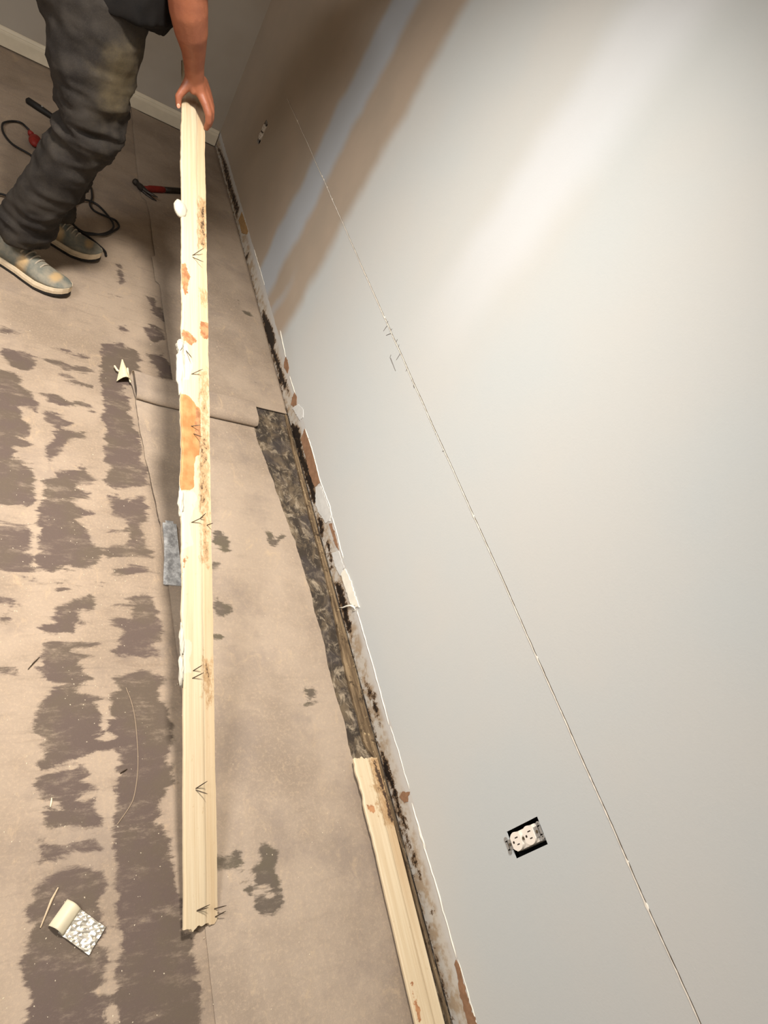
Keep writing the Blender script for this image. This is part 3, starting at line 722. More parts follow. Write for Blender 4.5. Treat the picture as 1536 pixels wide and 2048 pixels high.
B_BROWN = [
 [(1.1044,0.0357),(1.0987,0.051),(1.0712,0.0522),(1.0274,0.0531),(1.0154,0.0408),(1.0369,0.032),(1.0798,0.0369)],
 (0.85, [(1.5062,-0.0073),(1.5153,0.0103),(1.4916,0.0166),(1.4811,0.0263),(1.454,0.018),(1.4214,0.0162),(1.4099,0.0067),(1.4297,-0.0027),(1.4607,-0.009)]),
 [(1.3572,0.0544),(1.3671,0.071),(1.3676,0.0877),(1.3296,0.087),(1.3123,0.0701),(1.3176,0.0555)],
 (0.85, [(1.3096,-0.0045),(1.3105,0.0156),(1.2999,0.044),(1.2856,0.039),(1.27,0.0247),(1.2762,0.0),(1.291,-0.006)]),
 (0.75, [(0.7184,-0.0041),(0.7303,0.0124),(0.7288,0.0179),(0.6962,0.004),(0.6701,-0.0015),(0.688,-0.0055)]),
]
B_PAINT = [
 [(1.2638,-0.0076),(1.2687,0.0092),(1.2434,0.0183),(1.2195,0.0305),(1.1738,0.0179),(1.1617,-0.0062)],
 [(0.8749,-0.0066),(0.8831,0.0277),(0.868,0.0392),(0.8006,0.0156),(0.754,0.0265),(0.7343,-0.0068)],
 [(0.5429,-0.0096),(0.5377,0.0193),(0.5225,0.0219),(0.4965,0.0137),(0.471,0.0188),(0.4688,-0.0071)],
]
B_MOLD = [
 (0.95, [(1.7566,0.0525),(1.7801,0.0849),(1.608,0.0818),(1.595,0.0506),(1.6794,0.0534)]),
 (0.75, [(1.4573,0.0523),(1.4725,0.0795),(1.4169,0.0785),(1.4141,0.0551)]),
 (1.0, [(1.0314,0.0486),(1.0399,0.0751),(0.8548,0.0717),(0.8496,0.0478)]),
 (0.75, [(1.2136,0.0509),(1.2252,0.0784),(1.0399,0.0751),(1.0319,0.0501)]),
 (0.7, [(0.8496,0.0478),(0.8555,0.0747),(0.701,0.0748),(0.7215,0.049)]),
 (0.7, [(0.5191,0.0489),(0.4934,0.0792),(0.4003,0.0772),(0.4073,0.0554),(0.4712,0.0455)]),
]
def attrs1(A, B):
    return {'orange': mask(B_ORANGE, A, B, 0.012), 'brown': mask(B_BROWN, A, B, 0.012), 'paint': mask(B_PAINT, A, B, 0.012),
            'mold': mask(B_MOLD, A, B, 0.016)*0.78, 'tone': np.clip((B-0.052)/0.004, 0, 1)*0.7}
def edge1(u):
    k = np.convolve(rng.normal(0, 0.004, len(u)+8), np.ones(9)/9, 'valid')
    e0 = np.interp(u, [0, 0.55, 0.60, 0.8, 0.87, 1.0, 1.25, 1.7, 2.3], [0, 0, -0.003, -0.004, -0.008, -0.006, 0.0, -0.003, 0])+k*np.interp(u, [0, 0.5, 0.55, 2.0, 2.1], [0.2, 0.2, 1, 1, 0.2])
    e1 = np.convolve(rng.normal(0, 0.002, len(u)+8), np.ones(9)/9, 'valid')
    return e0, e1
end1 = [0.014*0 - 0.0 + d for d in rng.normal(0, 0.0025, 64)]
board = make_board('skirting_board', FB, BL, BW, 0.0115, attrs1, 'long pale skirting board held up by the worker, orange stain midway', edge1, lambda t: float(end1[int(t*21)])-0.004*t)

def nail(root, fr, a, b, r=0.0011, head=True):
    """a: foot on the wood (u,v); b: tip (u,v) at height h"""
    p0 = fr(a[0], a[1], -0.0025); p1 = fr(b[0], b[1], b[2])
    d = (p1-p0)
    v, f = tube([p0, p0+d*0.75, p1], [r, r*0.95, r*0.35], 7)
    mesh_obj('nail', v, f, M_nail, root)
H_ = 0.016
NA = [(1.5476,0.0275),(1.5476,0.0275),(1.2537,0.0087),(1.1886,0.0218),(1.0479,0.0208),(1.0318,0.028),(0.8033,0.0191),(0.4733,0.022),(0.4578,0.0193),(0.2414,0.0262),(0.2414,0.0262),(0.0261,0.0265),(0.0261,0.0265),(0.0192,0.0719),(0.0049,0.074),(0.8183,0.0459),(0.8079,0.0673)]
NB = [(1.582,0.056),(1.5351,0.0536),(1.2247,0.014),(1.2079,0.0472),(1.0502,0.0375),(1.0198,0.0415),(0.8182,0.043),(0.4848,0.0354),(0.4692,0.0391),(0.2545,0.0446),(0.2303,0.0442),(0.0338,0.0468),(0.0297,0.0431),(0.0224,0.087),(0.0133,0.0855),(0.8294,0.0503),(0.809,0.0702)]
for a, b in zip(NA, NB): nail(board, FB, a, (b[0], b[1], H_))
from mathutils import noise as mnoise
def blob(root, fr, a, b, ra, rb, rh, label, rug=0.6):
    V, F = [], []
    v, f = ellipsoid((0, 0, 0), (1, 1, 1), 18, 12)
    out = []
    for p in v:
        w = 1+rug*mnoise.noise(Vector((p[0]*2.3+a*9, p[1]*2.3, p[2]*2.3)))
        out.append(fr(a+p[0]*ra*w, b+p[1]*rb*w, p[2]*rh*w-0.004))
    o = mesh_obj('caulk_blob', out, f, M_blob, root, smooth=True); o['label'] = label
ba = [(1.683,-0.0151),(1.1951,-0.0091),(1.2584,-0.0091),(0.5381,-0.0071),(0.8528,-0.008),(0.4761,-0.0084)]
blob(board, FB, ba[0][0], ba[0][1]+0.010, 0.028, 0.020, 0.011, 'round white blob of dried caulk', 0.15)
blob(board, FB, ba[1][0], ba[1][1]+0.006, 0.060, 0.013, 0.006, 'long white lump of dried caulk')
blob(board, FB, ba[2][0], ba[2][1]+0.002, 0.02, 0.008, 0.008, 'small white lump of dried caulk')
blob(board, FB, ba[3][0], ba[3][1]+0.005, 0.035, 0.006, 0.004, 'small cream lump of dried caulk')
blob(board, FB, ba[4][0], ba[4][1]+0.003, 0.035, 0.006, 0.006, 'thin cream lump of dried caulk')
blob(board, FB, ba[5][0], ba[5][1]+0.005, 0.030, 0.006, 0.004, 'small cream lump of dried caulk')

# the second board, lying on the mouldy strip against the wall
p00 = np.array([(0.9556,0.461,0.026)][0]); p01 = np.array([(1.0289,0.4594,0.024)][0]); p10 = np.array([(0.9497,-0.0829,0.022)][0])
u2 = (p10-p00)/np.linalg.norm(p10-p00)*-1.0
n2 = np.cross(p01-p00, u2); n2 /= np.linalg.norm(n2); v2 = np.cross(u2, n2)*1.0
v2 = v2 if v2[0] > 0 else -v2
L2 = 0.80
F2 = Frame(p00-u2*L2, u2, v2, n2 if n2[2] > 0 else -n2)
W2 = float(np.linalg.norm(p01-p00))
def to2(pts):
    return [(float(np.dot(np.array(q)-F2.o, F2.u)), float(np.dot(np.array(q)-F2.o, F2.v))) for q in pts]
S_MOLD = [to2([(1.0021,0.4554,0.023),(1.0314,0.4561,0.023),(1.0342,0.4115,0.023),(1.0381,0.3439,0.023),(1.0406,0.2966,0.023),(1.0214,0.2849,0.023),(1.0065,0.3069,0.023),(1.0091,0.3593,0.023),(1.0052,0.4051,0.023)]), (0.62, to2([(0.9897,0.4159,0.023),(1.0098,0.4077,0.023),(1.0126,0.347,0.023),(1.0142,0.2859,0.023),(0.9906,0.3033,0.023),(0.9875,0.3618,0.023)]))]
S_BROWN = [(0.9, to2([(0.9574,0.3478,0.023),(0.9758,0.3485,0.023),(0.9828,0.336,0.023),(0.9757,0.3253,0.023),(0.9574,0.3362,0.023)])), (0.75, to2([(0.9595,-0.0043,0.023),(0.9704,-0.0125,0.023),(0.9659,-0.0317,0.023),(0.9723,-0.0658,0.023),(0.9666,-0.0873,0.023),(0.9516,-0.0834,0.023),(0.9558,-0.0365,0.023)]))]
def attrs2(A, B):
    return {'orange': np.zeros(A.shape), 'brown': mask(S_BROWN, A, B, 0.012), 'paint': np.zeros(A.shape),
            'mold': mask(S_MOLD, A, B, 0.014)*0.8, 'tone': np.clip((B-W2*0.62)/0.006, 0, 1)*np.clip((A-0.35)/0.2, 0, 1)}
def edge2(u):
    k = np.convolve(rng.normal(0, 0.006, len(u)+6), np.ones(7)/7, 'valid')
    return k*np.interp(u, [0, L2-0.24, L2-0.2, L2], [0.08, 0.1, 1, 1]), 0*u
end2 = rng.normal(0, 0.0015, 64)
board2 = make_board('skirting_board', F2, L2, W2, 0.0125, attrs2, 'short pale skirting board lying against the wall near the outlet, mouldy tip', edge2, lambda t: 0.0, lambda t: float(end2[int(t*21)]))

# ------------------------------------------------------------------ electrical outlets
M_black = simple('black_box_plastic', (20, 19, 18), 0.5, 0.4, var=0.1)
M_device = simple('white_receptacle_plastic', (238, 228, 214), 0.35, 0.45, var=0.02)
M_slot = simple('dark_slot', (58, 46, 38), 0.7, 0.2, var=0.1)
M_yoke = simple('zinc_yoke', (158, 155, 150), 0.4, 0.5, 0.25, var=0.1, scale=150)
M_brass = simple('dull_screw', (120, 112, 96), 0.4, 0.5, 0.8)
def rounded_face(yc, zc, w, h, x0, x1, n=10):
    """receptacle face: round sides, flat top and bottom"""
    R = w/2
    zf = h/2
    pts = []
    a0 = math.asin(min(1, zf/R))
    for k in range(n+1):
        a = -a0+2*a0*k/n; pts.append((yc+R*math.cos(a), zc+R*math.sin(a)))
    for k in range(n+1):
        a = math.pi-a0+2*a0*k/n; pts.append((yc+R*math.cos(a), zc+R*math.sin(a)))
    v, f = prism(pts, lambda a, b: (x0, a, b), lambda a, b: (x1, a, b))
    return v, [tuple(reversed(q)) for q in f]
def ring(yc, zc, r0, r1, x0, x1, n=14):
    V, F = [], []
    for k in range(n):
        c, s = math.cos(2*math.pi*k/n), math.sin(2*math.pi*k/n)
        V += [(x0, yc+r0*c, zc+r0*s), (x0, yc+r1*c, zc+r1*s), (x1, yc+r0*c, zc+r0*s), (x1, yc+r1*c, zc+r1*s)]
    for k in range(n):
        a = 4*k; b = 4*((k+1) % n)
        F += [(a+2, a+3, b+3, b+2), (a+1, b+1, b+3, a+3), (a, a+2, b+2, b), (a, b, b+1, a+1)]
    return V, F
def outlet(yc, zc, hole, label):
    root = thing('electrical_outlet', (XW, yc, zc-0.05), label, 'outlet', 'uncovered wall outlets')
    a, b, c, d = hole
    D = 0.060
    w = 0.0015
    v, f = merge(box(XW+D, XW+D+w, a, b, c, d), box(XW+0.002, XW+D, a-w, a, c, d), box(XW+0.002, XW+D, b, b+w, c, d),
                 box(XW+0.002, XW+D, a, b, c-w, c), box(XW+0.002, XW+D, a, b, d, d+w))
    mesh_obj('wall_box', v, f, M_black, root)['label'] = 'black wall box behind the receptacle'
    dev = mesh_obj('receptacle_body', *merge(box(XW+0.004, XW+0.030, yc-0.0165, yc+0.0165, zc-0.034, zc+0.034)), M_device, root)
    dev['label'] = 'white receptacle body'
    for sz in (-1, 1):
        yk = mesh_obj('mounting_ear', *merge(
            box(XW-0.0016, XW-0.0002, yc-0.0095, yc+0.0095, zc+sz*0.0402-0.0073, zc+sz*0.0402+0.0073),
            box(XW-0.0015, XW+0.0045, yc-0.0095, yc+0.0095, zc+sz*0.0335-0.0013, zc+sz*0.0335+0.0005),
            *[ring(yc+sy*0.0115, zc+sz*0.0495, 0.0017, 0.0050, XW-0.0002, XW-0.0016) for sy in (-1, 1)],
            box(XW-0.0016, XW-0.0002, yc-0.009, yc+0.009, zc+sz*0.0495-0.0035, zc+sz*0.0495+0.0035)), M_yoke, root)
        yk['label'] = 'grey metal mounting ear with two holes'
    for sz in (-1, 1):
        v, f = tube([(XW-0.0028, yc, zc+sz*0.0412), (XW-0.0014, yc, zc+sz*0.0412)], 0.003, 12)
        mesh_obj('screw', v, f, M_brass, root)
        fz = zc+sz*0.0195
        face = mesh_obj('socket_face', *rounded_face(yc, fz, 0.0345, 0.0285, XW+0.006, XW-0.0042), M_device, root)
        xs = XW-0.0045
        for dy, hh in ((0.0063, 0.0042), (-0.0063, 0.0035)):
            v, f = box(xs, XW-0.003, yc+dy-0.0011, yc+dy+0.0011, fz+0.0035-hh, fz+0.0035+hh)
            mesh_obj('slot', v, f, M_slot, face)
        v, f = tube([(xs, yc, fz-0.0075), (XW-0.003, yc, fz-0.0075)], 0.0026, 10)
        mesh_obj('ground_hole', v, f, M_slot, face)
    v, f = tube([(XW-0.003, yc, zc), (XW+0.005, yc, zc)], 0.0028, 10)
    mesh_obj('screw', v, f, M_brass, root)
    return root
outlet(0.1495, 0.395, OUT1, 'white duplex outlet without cover plate, the near one under the cut line')
outlet(3.281, 0.3925, OUT2, 'small uncovered white outlet near the back corner of the wall')

# ------------------------------------------------------------------ tools and scraps on the floor
M_steel = Mat('scuffed_steel', 0.42, 0.5, 0.15)
_n = M_steel.noise(60, 6, 0.7)
M_steel = M_steel.out(M_steel.mix(M_steel.step(_n, 0.35, 0.7), lin(136, 134, 132), lin(206, 204, 200)), rough=M_steel.step(_n, 0.2, 0.8, 0.5, 0.3), bump=_n, dist=0.0006)
M_darksteel = simple('dark_steel', (64, 58, 52), 0.45, 0.5, 0.7, var=0.15, scale=80)
M_red = simple('red_rubber_grip', (126, 34, 24), 0.6, 0.3, var=0.12, scale=90)
M_blackrub = simple('black_rubber', (30, 26, 22), 0.6, 0.3, var=0.1, scale=90)
M_cord = simple('black_cord_sheath', (26, 23, 21), 0.55, 0.35, var=0.1, scale=200)

# flat pry bar tucked against the edge of the near sheet
po = [(0.536, 1.153), (0.535, 1.09), (0.532, 1.04), (0.527, 0.995), (0.524, 0.963), (0.5245, 0.9605), (0.5895, 0.9640), (0.590, 0.967), (0.5815, 0.995), (0.5745, 1.04), (0.5735, 1.09), (0.5745, 1.153)]
def pz(y): return 0.0062+0.004*max(0, (y-1.08)/0.08)+0.0035*max(0, min(1, (1.03-y)/0.04))
pb = thing('pry_bar', (0.555, 1.05, 0.004), 'grey flat steel pry bar with flared end beside the long board', 'pry bar')
nrow = 40
tp = np.zeros((nrow, 9, 3)); bt = np.zeros((nrow, 9, 3))
yr = np.linspace(0.9605, 1.168, nrow)
ll = np.interp(yr, [0.9605, 0.995, 1.04, 1.09, 1.155, 1.31], [0.5245, 0.527, 0.532, 0.535, 0.536, 0.538])
rr = np.interp(yr, [0.9605, 0.967, 0.995, 1.04, 1.09, 1.155, 1.31], [0.590, 0.5895, 0.5815, 0.5745, 0.5735, 0.5745, 0.573])
for j in range(9):
    t = j/8
    tp[:, j, 0] = ll+(rr-ll)*t; tp[:, j, 1] = yr
    th = np.interp(yr, [0.9605, 1.0, 1.31], [0.0012, 0.0045, 0.005])
    zb = np.array([0.0040+0.004*np.clip((y-1.0)/0.1, 0, 1) for y in yr])
    tp[:, j, 2] = zb+th-0.0006*abs(2*t-1)**4; bt[:, j] = tp[:, j]; bt[:, j, 2] = zb
v, f = slab(tp, bt, nrow, 9)
pbm = mesh_obj('blade', v, f, M_steel, pb, smooth=False)
ev_, ef_ = box(0.527, 0.588, 0.9585, 0.9612, 0.0040, 0.0052)
mesh_obj('bevel_edge', ev_, ef_, M_yoke, pb)['label'] = 'bright ground edge'

# hammer lying behind the board
hz = 0.016
hm = thing('hammer', (0.62, 3.06, 0.008), 'red and dark handled claw hammer lying flat behind the long board', 'hammer')
hA = np.array([(0.6023,3.0603,0.016)][0]); hB = np.array([(0.787,3.1905,0.016)][0])
hd = (hB-hA)/np.linalg.norm(hB-hA); hn = np.array([-hd[1], hd[0], 0])
def hpt(a, b, c=0.0): return hA+hd*a+hn*b+np.array([0, 0, c])
Lh = 0.34
v, f = tube([hpt(-0.01, 0), hpt(0.02, 0), hpt(0.03, 0), hpt(0.10, 0), hpt(0.115, 0)], [0.011, 0.011, 0.0145, 0.0145, 0.013], 12)
mesh_obj('grip_collar', v, f, M_red, hm, smooth=True)['label'] = 'red part of the handle'
v, f = tube([hpt(0.115, 0), hpt(0.16, 0), hpt(0.26, 0), hpt(Lh, 0)], [0.013, 0.0135, 0.0135, 0.0155], 12)
mesh_obj('handle', v, f, M_darksteel, hm, smooth=True)
v, f = merge(tube([hpt(-0.012, 0.050), hpt(-0.012, 0.042), hpt(-0.012, 0.030), hpt(-0.012, 0.012), hpt(-0.012, -0.014)], [0.0135, 0.0145, 0.011, 0.0145, 0.0135], 12))
mesh_obj('hammer_head', v, f, M_darksteel, hm)
for s in (-1, 1):
    v, f = tube([hpt(-0.012, -0.012, s*0.004), hpt(-0.008, -0.035, s*0.006), hpt(0.004, -0.058, s*0.008), hpt(0.016, -0.072, s*0.009)], [0.010, 0.007, 0.0055, 0.002], 8)
    mesh_obj('claw', v, f, M_darksteel, hm)

# dark bar lying behind the worker
kb = thing('wrecking_bar', (0.2, 3.42, 0.002), 'black round-ended bar on the floor behind the worker', 'bar')
b0 = np.array([(0.1281,3.4428,0.014)][0]); b1 = np.array([(0.2427,3.3773,0.014)][0]); bd = (b1-b0)/np.linalg.norm(b1-b0)
v, f = tube([b0-bd*0.008, b0, b0+bd*0.05, b0+bd*0.10, b0+bd*0.34], [0.006, 0.014, 0.0145, 0.0125, 0.0125], 14)
mesh_obj('handle', v, f, M_blackrub, kb, smooth=True)
c = b0+bd*0.062
v, f = tube([c+np.array([0, 0, 0.011]), c+np.array([0, 0, 0.0155])], 0.0038, 10)
mesh_obj('rivet', v, f, M_yoke, kb)['label'] = 'small bright rivet'

# power cord: a loop behind the legs with a red plug and coils by the shoes
CZ = 0.007
cd = thing('power_cord', (0.35, 2.7, 0.0), 'black power cord looping on the floor around the worker, red plug end', 'cord')
path1 = [(0.1426,3.1744,0.007),(0.1286,3.1853,0.007),(0.1144,3.2045,0.007),(0.0973,3.212,0.007),(0.0764,3.1959,0.007),(0.0567,3.1599,0.007),(0.0466,3.1199,0.007),(0.0496,3.0778,0.007),(0.0608,3.0449,0.007),(0.0833,3.0078,0.007),(0.11,2.9829,0.007),(0.1429,2.9639,0.007),(0.1694,2.9464,0.007),(0.1928,2.9296,0.007)]
path2 = [(0.2229,2.8331,0.007),(0.2937,2.9214,0.007),(0.3496,2.9398,0.007),(0.3775,2.8979,0.007),(0.3825,2.822,0.007),(0.3721,2.7492,0.007),(0.3896,2.706,0.007),(0.4326,2.7008,0.007),(0.4702,2.7037,0.007),(0.4815,2.6683,0.007),(0.4608,2.617,0.007),(0.4224,2.5545,0.007),(0.3746,2.533,0.007),(0.3399,2.5317,0.007),(0.3058,2.5769,0.007),(0.3058,2.6606,0.007),(0.3237,2.7302,0.007),(0.3602,2.7717,0.007),(0.4033,2.7736,0.007),(0.4395,2.7249,0.007),(0.4566,2.6751,0.007),(0.4549,2.6249,0.007),(0.4227,2.5665,0.007),(0.3629,2.5248,0.007),(0.3171,2.5271,0.007),(0.2945,2.5339,0.007)]
path3 = [(0.2945,2.5339,0.007),(0.3511,2.5052,0.007),(0.391,2.4757,0.007),(0.4206,2.4482,0.007),(0.4257,2.4205,0.007)]
path0 = [(0.0245,2.5562,0.007),(0.0683,2.5804,0.007),(0.099,2.5842,0.007),(0.1406,2.5917,0.007)]
def cordmesh(pts, r=0.0042):
    sp = smooth_path(pts, 6)
    k = [p+np.array([0, 0, 0.0035*(1+math.sin(i*0.21))]) for i, p in enumerate(sp)]
    return tube(k, r, 7)
last1 = path1[-1]; first2 = path2[0]
mesh_obj('cord', *merge(cordmesh(path1), cordmesh([path1[-1], tuple((np.array(path1[-1])+np.array(path2[0]))/2+np.array([0.05, 0.02, 0])), path2[0]]), cordmesh(path2), cordmesh(path3), cordmesh(path0)), M_cord, cd, smooth=True)
q = np.array([(0.1486,3.1256,0.02)][0]); q2 = np.array([(0.1731,3.038,0.02)][0])
plug = mesh_obj('plug', *merge(tube([np.array(path1[0]), q], [0.006, 0.012], 10), ellipsoid(tuple(q*0.5+q2*0.5+np.array([0.004, 0, 0])), (0.024, 0.042, 0.019), 16, 10)), M_red, cd, smooth=True)
plug['label'] = 'red plug'
for dx in (-0.006, 0.006):
    a = q*0.35+q2*0.65
    v, f = box(a[0]+0.022, a[0]+0.044, a[1]+dx-0.0012, a[1]+dx+0.0012, a[2]-0.004, a[2]+0.004)
    mesh_obj('prong', v, f, M_yoke, plug)

# foil wrapper
M_foil = Mat('crumpled_foil', 0.38, 0.5, 0.8)
_f1 = M_foil.noise(45, 3, 0.5); _f2 = M_foil.noise(110, 2, 0.5)
M_foil = M_foil.out(lin(206, 198, 182), bump=M_foil.math('ADD', _f1, M_foil.math('MULTIPLY', _f2, 0.4)), dist=0.001, strength=0.4)
M_backing = simple('waxy_backing_paper', (196, 184, 156), 0.5, 0.35, var=0.06, scale=25)
FO = [np.array(p+(0.0,)) for p in [(0.2987,0.2704),(0.3615,0.2145),(0.3328,0.1777),(0.2688,0.2347)]]
# FO: top corner, right corner, bottom corner, left corner
fo = thing('foil_wrapper', (float(FO[0][0]*0.5+FO[2][0]*0.5), float(FO[0][1]*0.5+FO[2][1]*0.5), 0.0), 'crumpled silver foil square with one cream edge folded over', 'wrapper')
def foil_grid(s0, s1, n, m, amp, lift):
    G = np.zeros((n, m, 3))
    for i in range(n):
        s = s0+(s1-s0)*i/(n-1)
        for j in range(m):
            t = j/(m-1)
            p = (FO[3]*(1-s)+FO[2]*s)*(1-t)+(FO[0]*(1-s)+FO[1]*s)*t
            G[i, j] = p+np.array([0, 0, 0.002+amp*rng.random()+lift(s, t)])
    return G
G = foil_grid(0.22, 1.0, 15, 15, 0.0030, lambda s, t: 0.001)
Gb = G.copy(); Gb[:, :, 2] -= 0.0006
v, f = slab(G, Gb, 15, 15); mesh_obj('foil', v, f, M_foil, fo)
G = foil_grid(-0.02, 0.34, 10, 14, 0.0002, lambda s, t: 0.004+0.010*math.sin(math.pi*min(1, max(0, (s+0.02)/0.36)))*(1-0.25*t))
Gb = G.copy(); Gb[:, :, 2] -= 0.0006
v, f = slab(G, Gb, 10, 14); mesh_obj('backing_flap', v, f, M_backing, fo, smooth=True)['label'] = 'cream backing paper folded over'

# splinters, slivers, thread and small scraps
M_splinter = simple('pale_wood_splinter', (190, 166, 136), 0.7, 0.2, var=0.08, scale=120)
M_scrap = simple('cream_plastic_scrap', (226, 210, 172), 0.5, 0.35, var=0.04, scale=60)
M_thread = simple('pale_thread', (150, 130, 108), 0.8, 0.2, var=0.05)
def stick(name, pts, r, mat, label, cat):
    P = [np.array(p) for p in pts]
    v, f = tube(P, [r*0.5]+[r]*(len(P)-2)+[r*0.45] if len(P) > 2 else [r, r*0.6], 6)
    return tag(mesh_obj(name, v, f, mat, origin=P[0]*0.5+P[-1]*0.5-np.array([0, 0, r])), label, cat)
stick('wood_splinter', [(0.283,0.2936,0.003),(0.2725,0.2759,0.003),(0.2555,0.2356,0.003)], 0.0022, M_splinter, 'thin wooden splinter beside the foil wrapper', 'splinter')
stick('white_sliver', [(0.2703,0.4527,0.002),(0.2696,0.4451,0.002),(0.268,0.4358,0.002)], 0.0017, M_scrap, 'short white sliver on the dark stained floor above the foil', 'sliver')
stick('loose_nail', [(0.2201,0.7231,0.003),(0.2307,0.7384,0.003),(0.2417,0.7523,0.003)], 0.0013, M_nail, 'thin loose nail lying on the floor at the left edge', 'nail')
stick('loose_nail', [(0.3983,0.4871,0.002),(0.4058,0.4909,0.002),(0.4128,0.4948,0.002)], 0.0015, M_nail, 'tiny dark loose nail by the curved thread', 'nail')
th = [(0.4189,0.6773,0.0016),(0.4297,0.6385,0.0016),(0.4352,0.594,0.0016),(0.4363,0.5288,0.0016),(0.433,0.4824,0.0016),(0.4239,0.4385,0.0016),(0.4126,0.4167,0.0016),(0.3888,0.3875,0.0016)]
v, f = tube(smooth_path(th, 6), 0.0008, 5)
tag(mesh_obj('thread', v, f, M_thread, origin=th[3]), 'long thin pale thread curving over the dark floor patch', 'thread')

sc = thing('plastic_scrap', (0.445, 1.735, 0.0), 'cream pointed scrap with two bent side strips on the sheet corner', 'scrap')
sp_ = [(0.4582,1.8369),(0.4841,1.7319),(0.4626,1.7181),(0.4363,1.7144)]
tipp = np.array(sp_[0]); br = np.array(sp_[1]); bm = np.array(sp_[2]); bl = np.array(sp_[3])
def mid(a, b, t): return a+(b-a)*t
R_ = 9
G = np.zeros((R_, 7, 3))
for i in range(R_):
    t = i/(R_-1)
    for j in range(7):
        s = j/6
        e = mid(bl, br, s)
        p = mid(tipp, e, max(t, 0.06))
        G[i, j] = (p[0], p[1], 0.006+0.020*math.sin(math.pi*s)*t+0.002)
Gb = G.copy(); Gb[:, :, 2] -= 0.0016
v, f = slab(G, Gb, R_, 7); mesh_obj('shell', v, f, M_scrap, sc)
for pts in ([(0.4312,1.7816,0.012),(0.4388,1.7636,0.012),(0.4442,1.7598,0.012)], [(0.4719,1.7857,0.012),(0.4724,1.7558,0.012),(0.4774,1.7192,0.012)]):
    v, f = tube(pts, [0.003, 0.0035, 0.002], 6); mesh_obj('side_strip', v, f, M_scrap, sc)
v, f = prism([(0.591,1.7704),(0.6324,1.7856),(0.6313,1.7544),(0.5905,1.7432)], lambda a, b: (a, b, 0.0085), lambda a, b: (a, b, 0.0125))
tag(mesh_obj('sheet_offcut', v, f, M_sheet, origin=(0.615, 1.775, 0.0085), attrs={'stain': np.zeros(8), 'smudge': np.zeros(8), 'mold': np.zeros(8)}), 'small tan rectangular offcut tucked at the edge of the back sheet', 'offcut')

# loose grit and plaster crumbs
crumbs_v, crumbs_f = [], []
for i in range(520):
    y = rng.uniform(-0.1, 3.2)**1.0; x = rng.uniform(0.05, 0.98)
    if rng.random() < 0.5: x = rng.normal(0.30, 0.14); y = rng.uniform(-0.05, 1.3)
    if x < 0.0 or x > 0.98 or (y > 1.9 and x < 0.56) or (2.9 < y < 3.3) or (0.9 < y < 1.22 and 0.50 < x < 0.62): continue
    zf = 0.0
    if y > 1.757 and x > 0.61: zf = float(z2(x, y))
    elif y <= 1.752 and x > 0.53: zf = float(z1(np.float64(x), np.float64(y)))
    elif y <= 1.752 and x > 0.47: continue
    r = rng.uniform(0.0007, 0.0017)
    a = rng.uniform(0, 6.28)
    pts = [(x+r*math.cos(a+t)*q, y+r*math.sin(a+t)*q, zf) for t, q in ((0, 1), (1.7, 0.8), (3.3, 1.2), (4.9, 0.7))]+[(x, y, zf+r*1.1)]
    k = len(crumbs_v); crumbs_v += pts
    crumbs_f += [(k, k+1, k+4), (k+1, k+2, k+4), (k+2, k+3, k+4), (k+3, k, k+4), (k+3, k+2, k+1, k)]
M_crumb = simple('plaster_crumb', (224, 208, 180), 0.8, 0.2, var=0.1, scale=300)
cr = mesh_obj('plaster_crumbs', crumbs_v, crumbs_f, M_crumb)
cr['kind'] = 'stuff'; tag(cr, 'scattered pale plaster crumbs over the whole floor', 'crumbs')

# ------------------------------------------------------------------ the worker
from mathutils import noise as mnoise
def fuse(parts, voxel, smooth=4, factor=0.5):
    """union of closed shapes as one continuous surface"""
    v, f = merge(*parts)
    me = bpy.data.meshes.new('tmp'); me.from_pydata([tuple(map(float, p)) for p in v], [], f)
    o = bpy.data.objects.new('tmp', me); C.objects.link(o)
    r = o.modifiers.new('r', 'REMESH'); r.mode = 'VOXEL'; r.voxel_size = voxel; r.adaptivity = 0.0
    if smooth:
        sm = o.modifiers.new('s', 'SMOOTH'); sm.iterations = smooth; sm.factor = factor
    dg = bpy.context.evaluated_depsgraph_get()
    ev = o.evaluated_get(dg); em = ev.to_mesh()
    n = len(em.vertices)
    V = np.zeros(n*3); em.vertices.foreach_get('co', V); V = V.reshape(-1, 3)
    Nn = np.zeros(n*3); em.vertices.foreach_get('normal', Nn); Nn = Nn.reshape(-1, 3)
    F = [tuple(p.vertices) for p in em.polygons]
    ev.to_mesh_clear()
    bpy.data.objects.remove(o, do_unlink=True); bpy.data.meshes.remove(me)
    return V, Nn, F
def crumple(V, Nn, amp, freq, stretch=(1, 1, 1), seed=0.0):
    out = V.copy()
    for i in range(len(V)):
        p = Vector((V[i, 0]*freq*stretch[0]+seed, V[i, 1]*freq*stretch[1], V[i, 2]*freq*stretch[2]))
        w = mnoise.noise(p)*0.65+mnoise.noise(p*2.3)*0.35
        w = 1-2*abs(w)*1.6
        out[i] += Nn[i]*amp*(w-0.3)
    return out
def chain(pts, rads):
    return [capsule(pts[i], rads[i], pts[i+1], rads[i+1]) for i in range(len(pts)-1)]

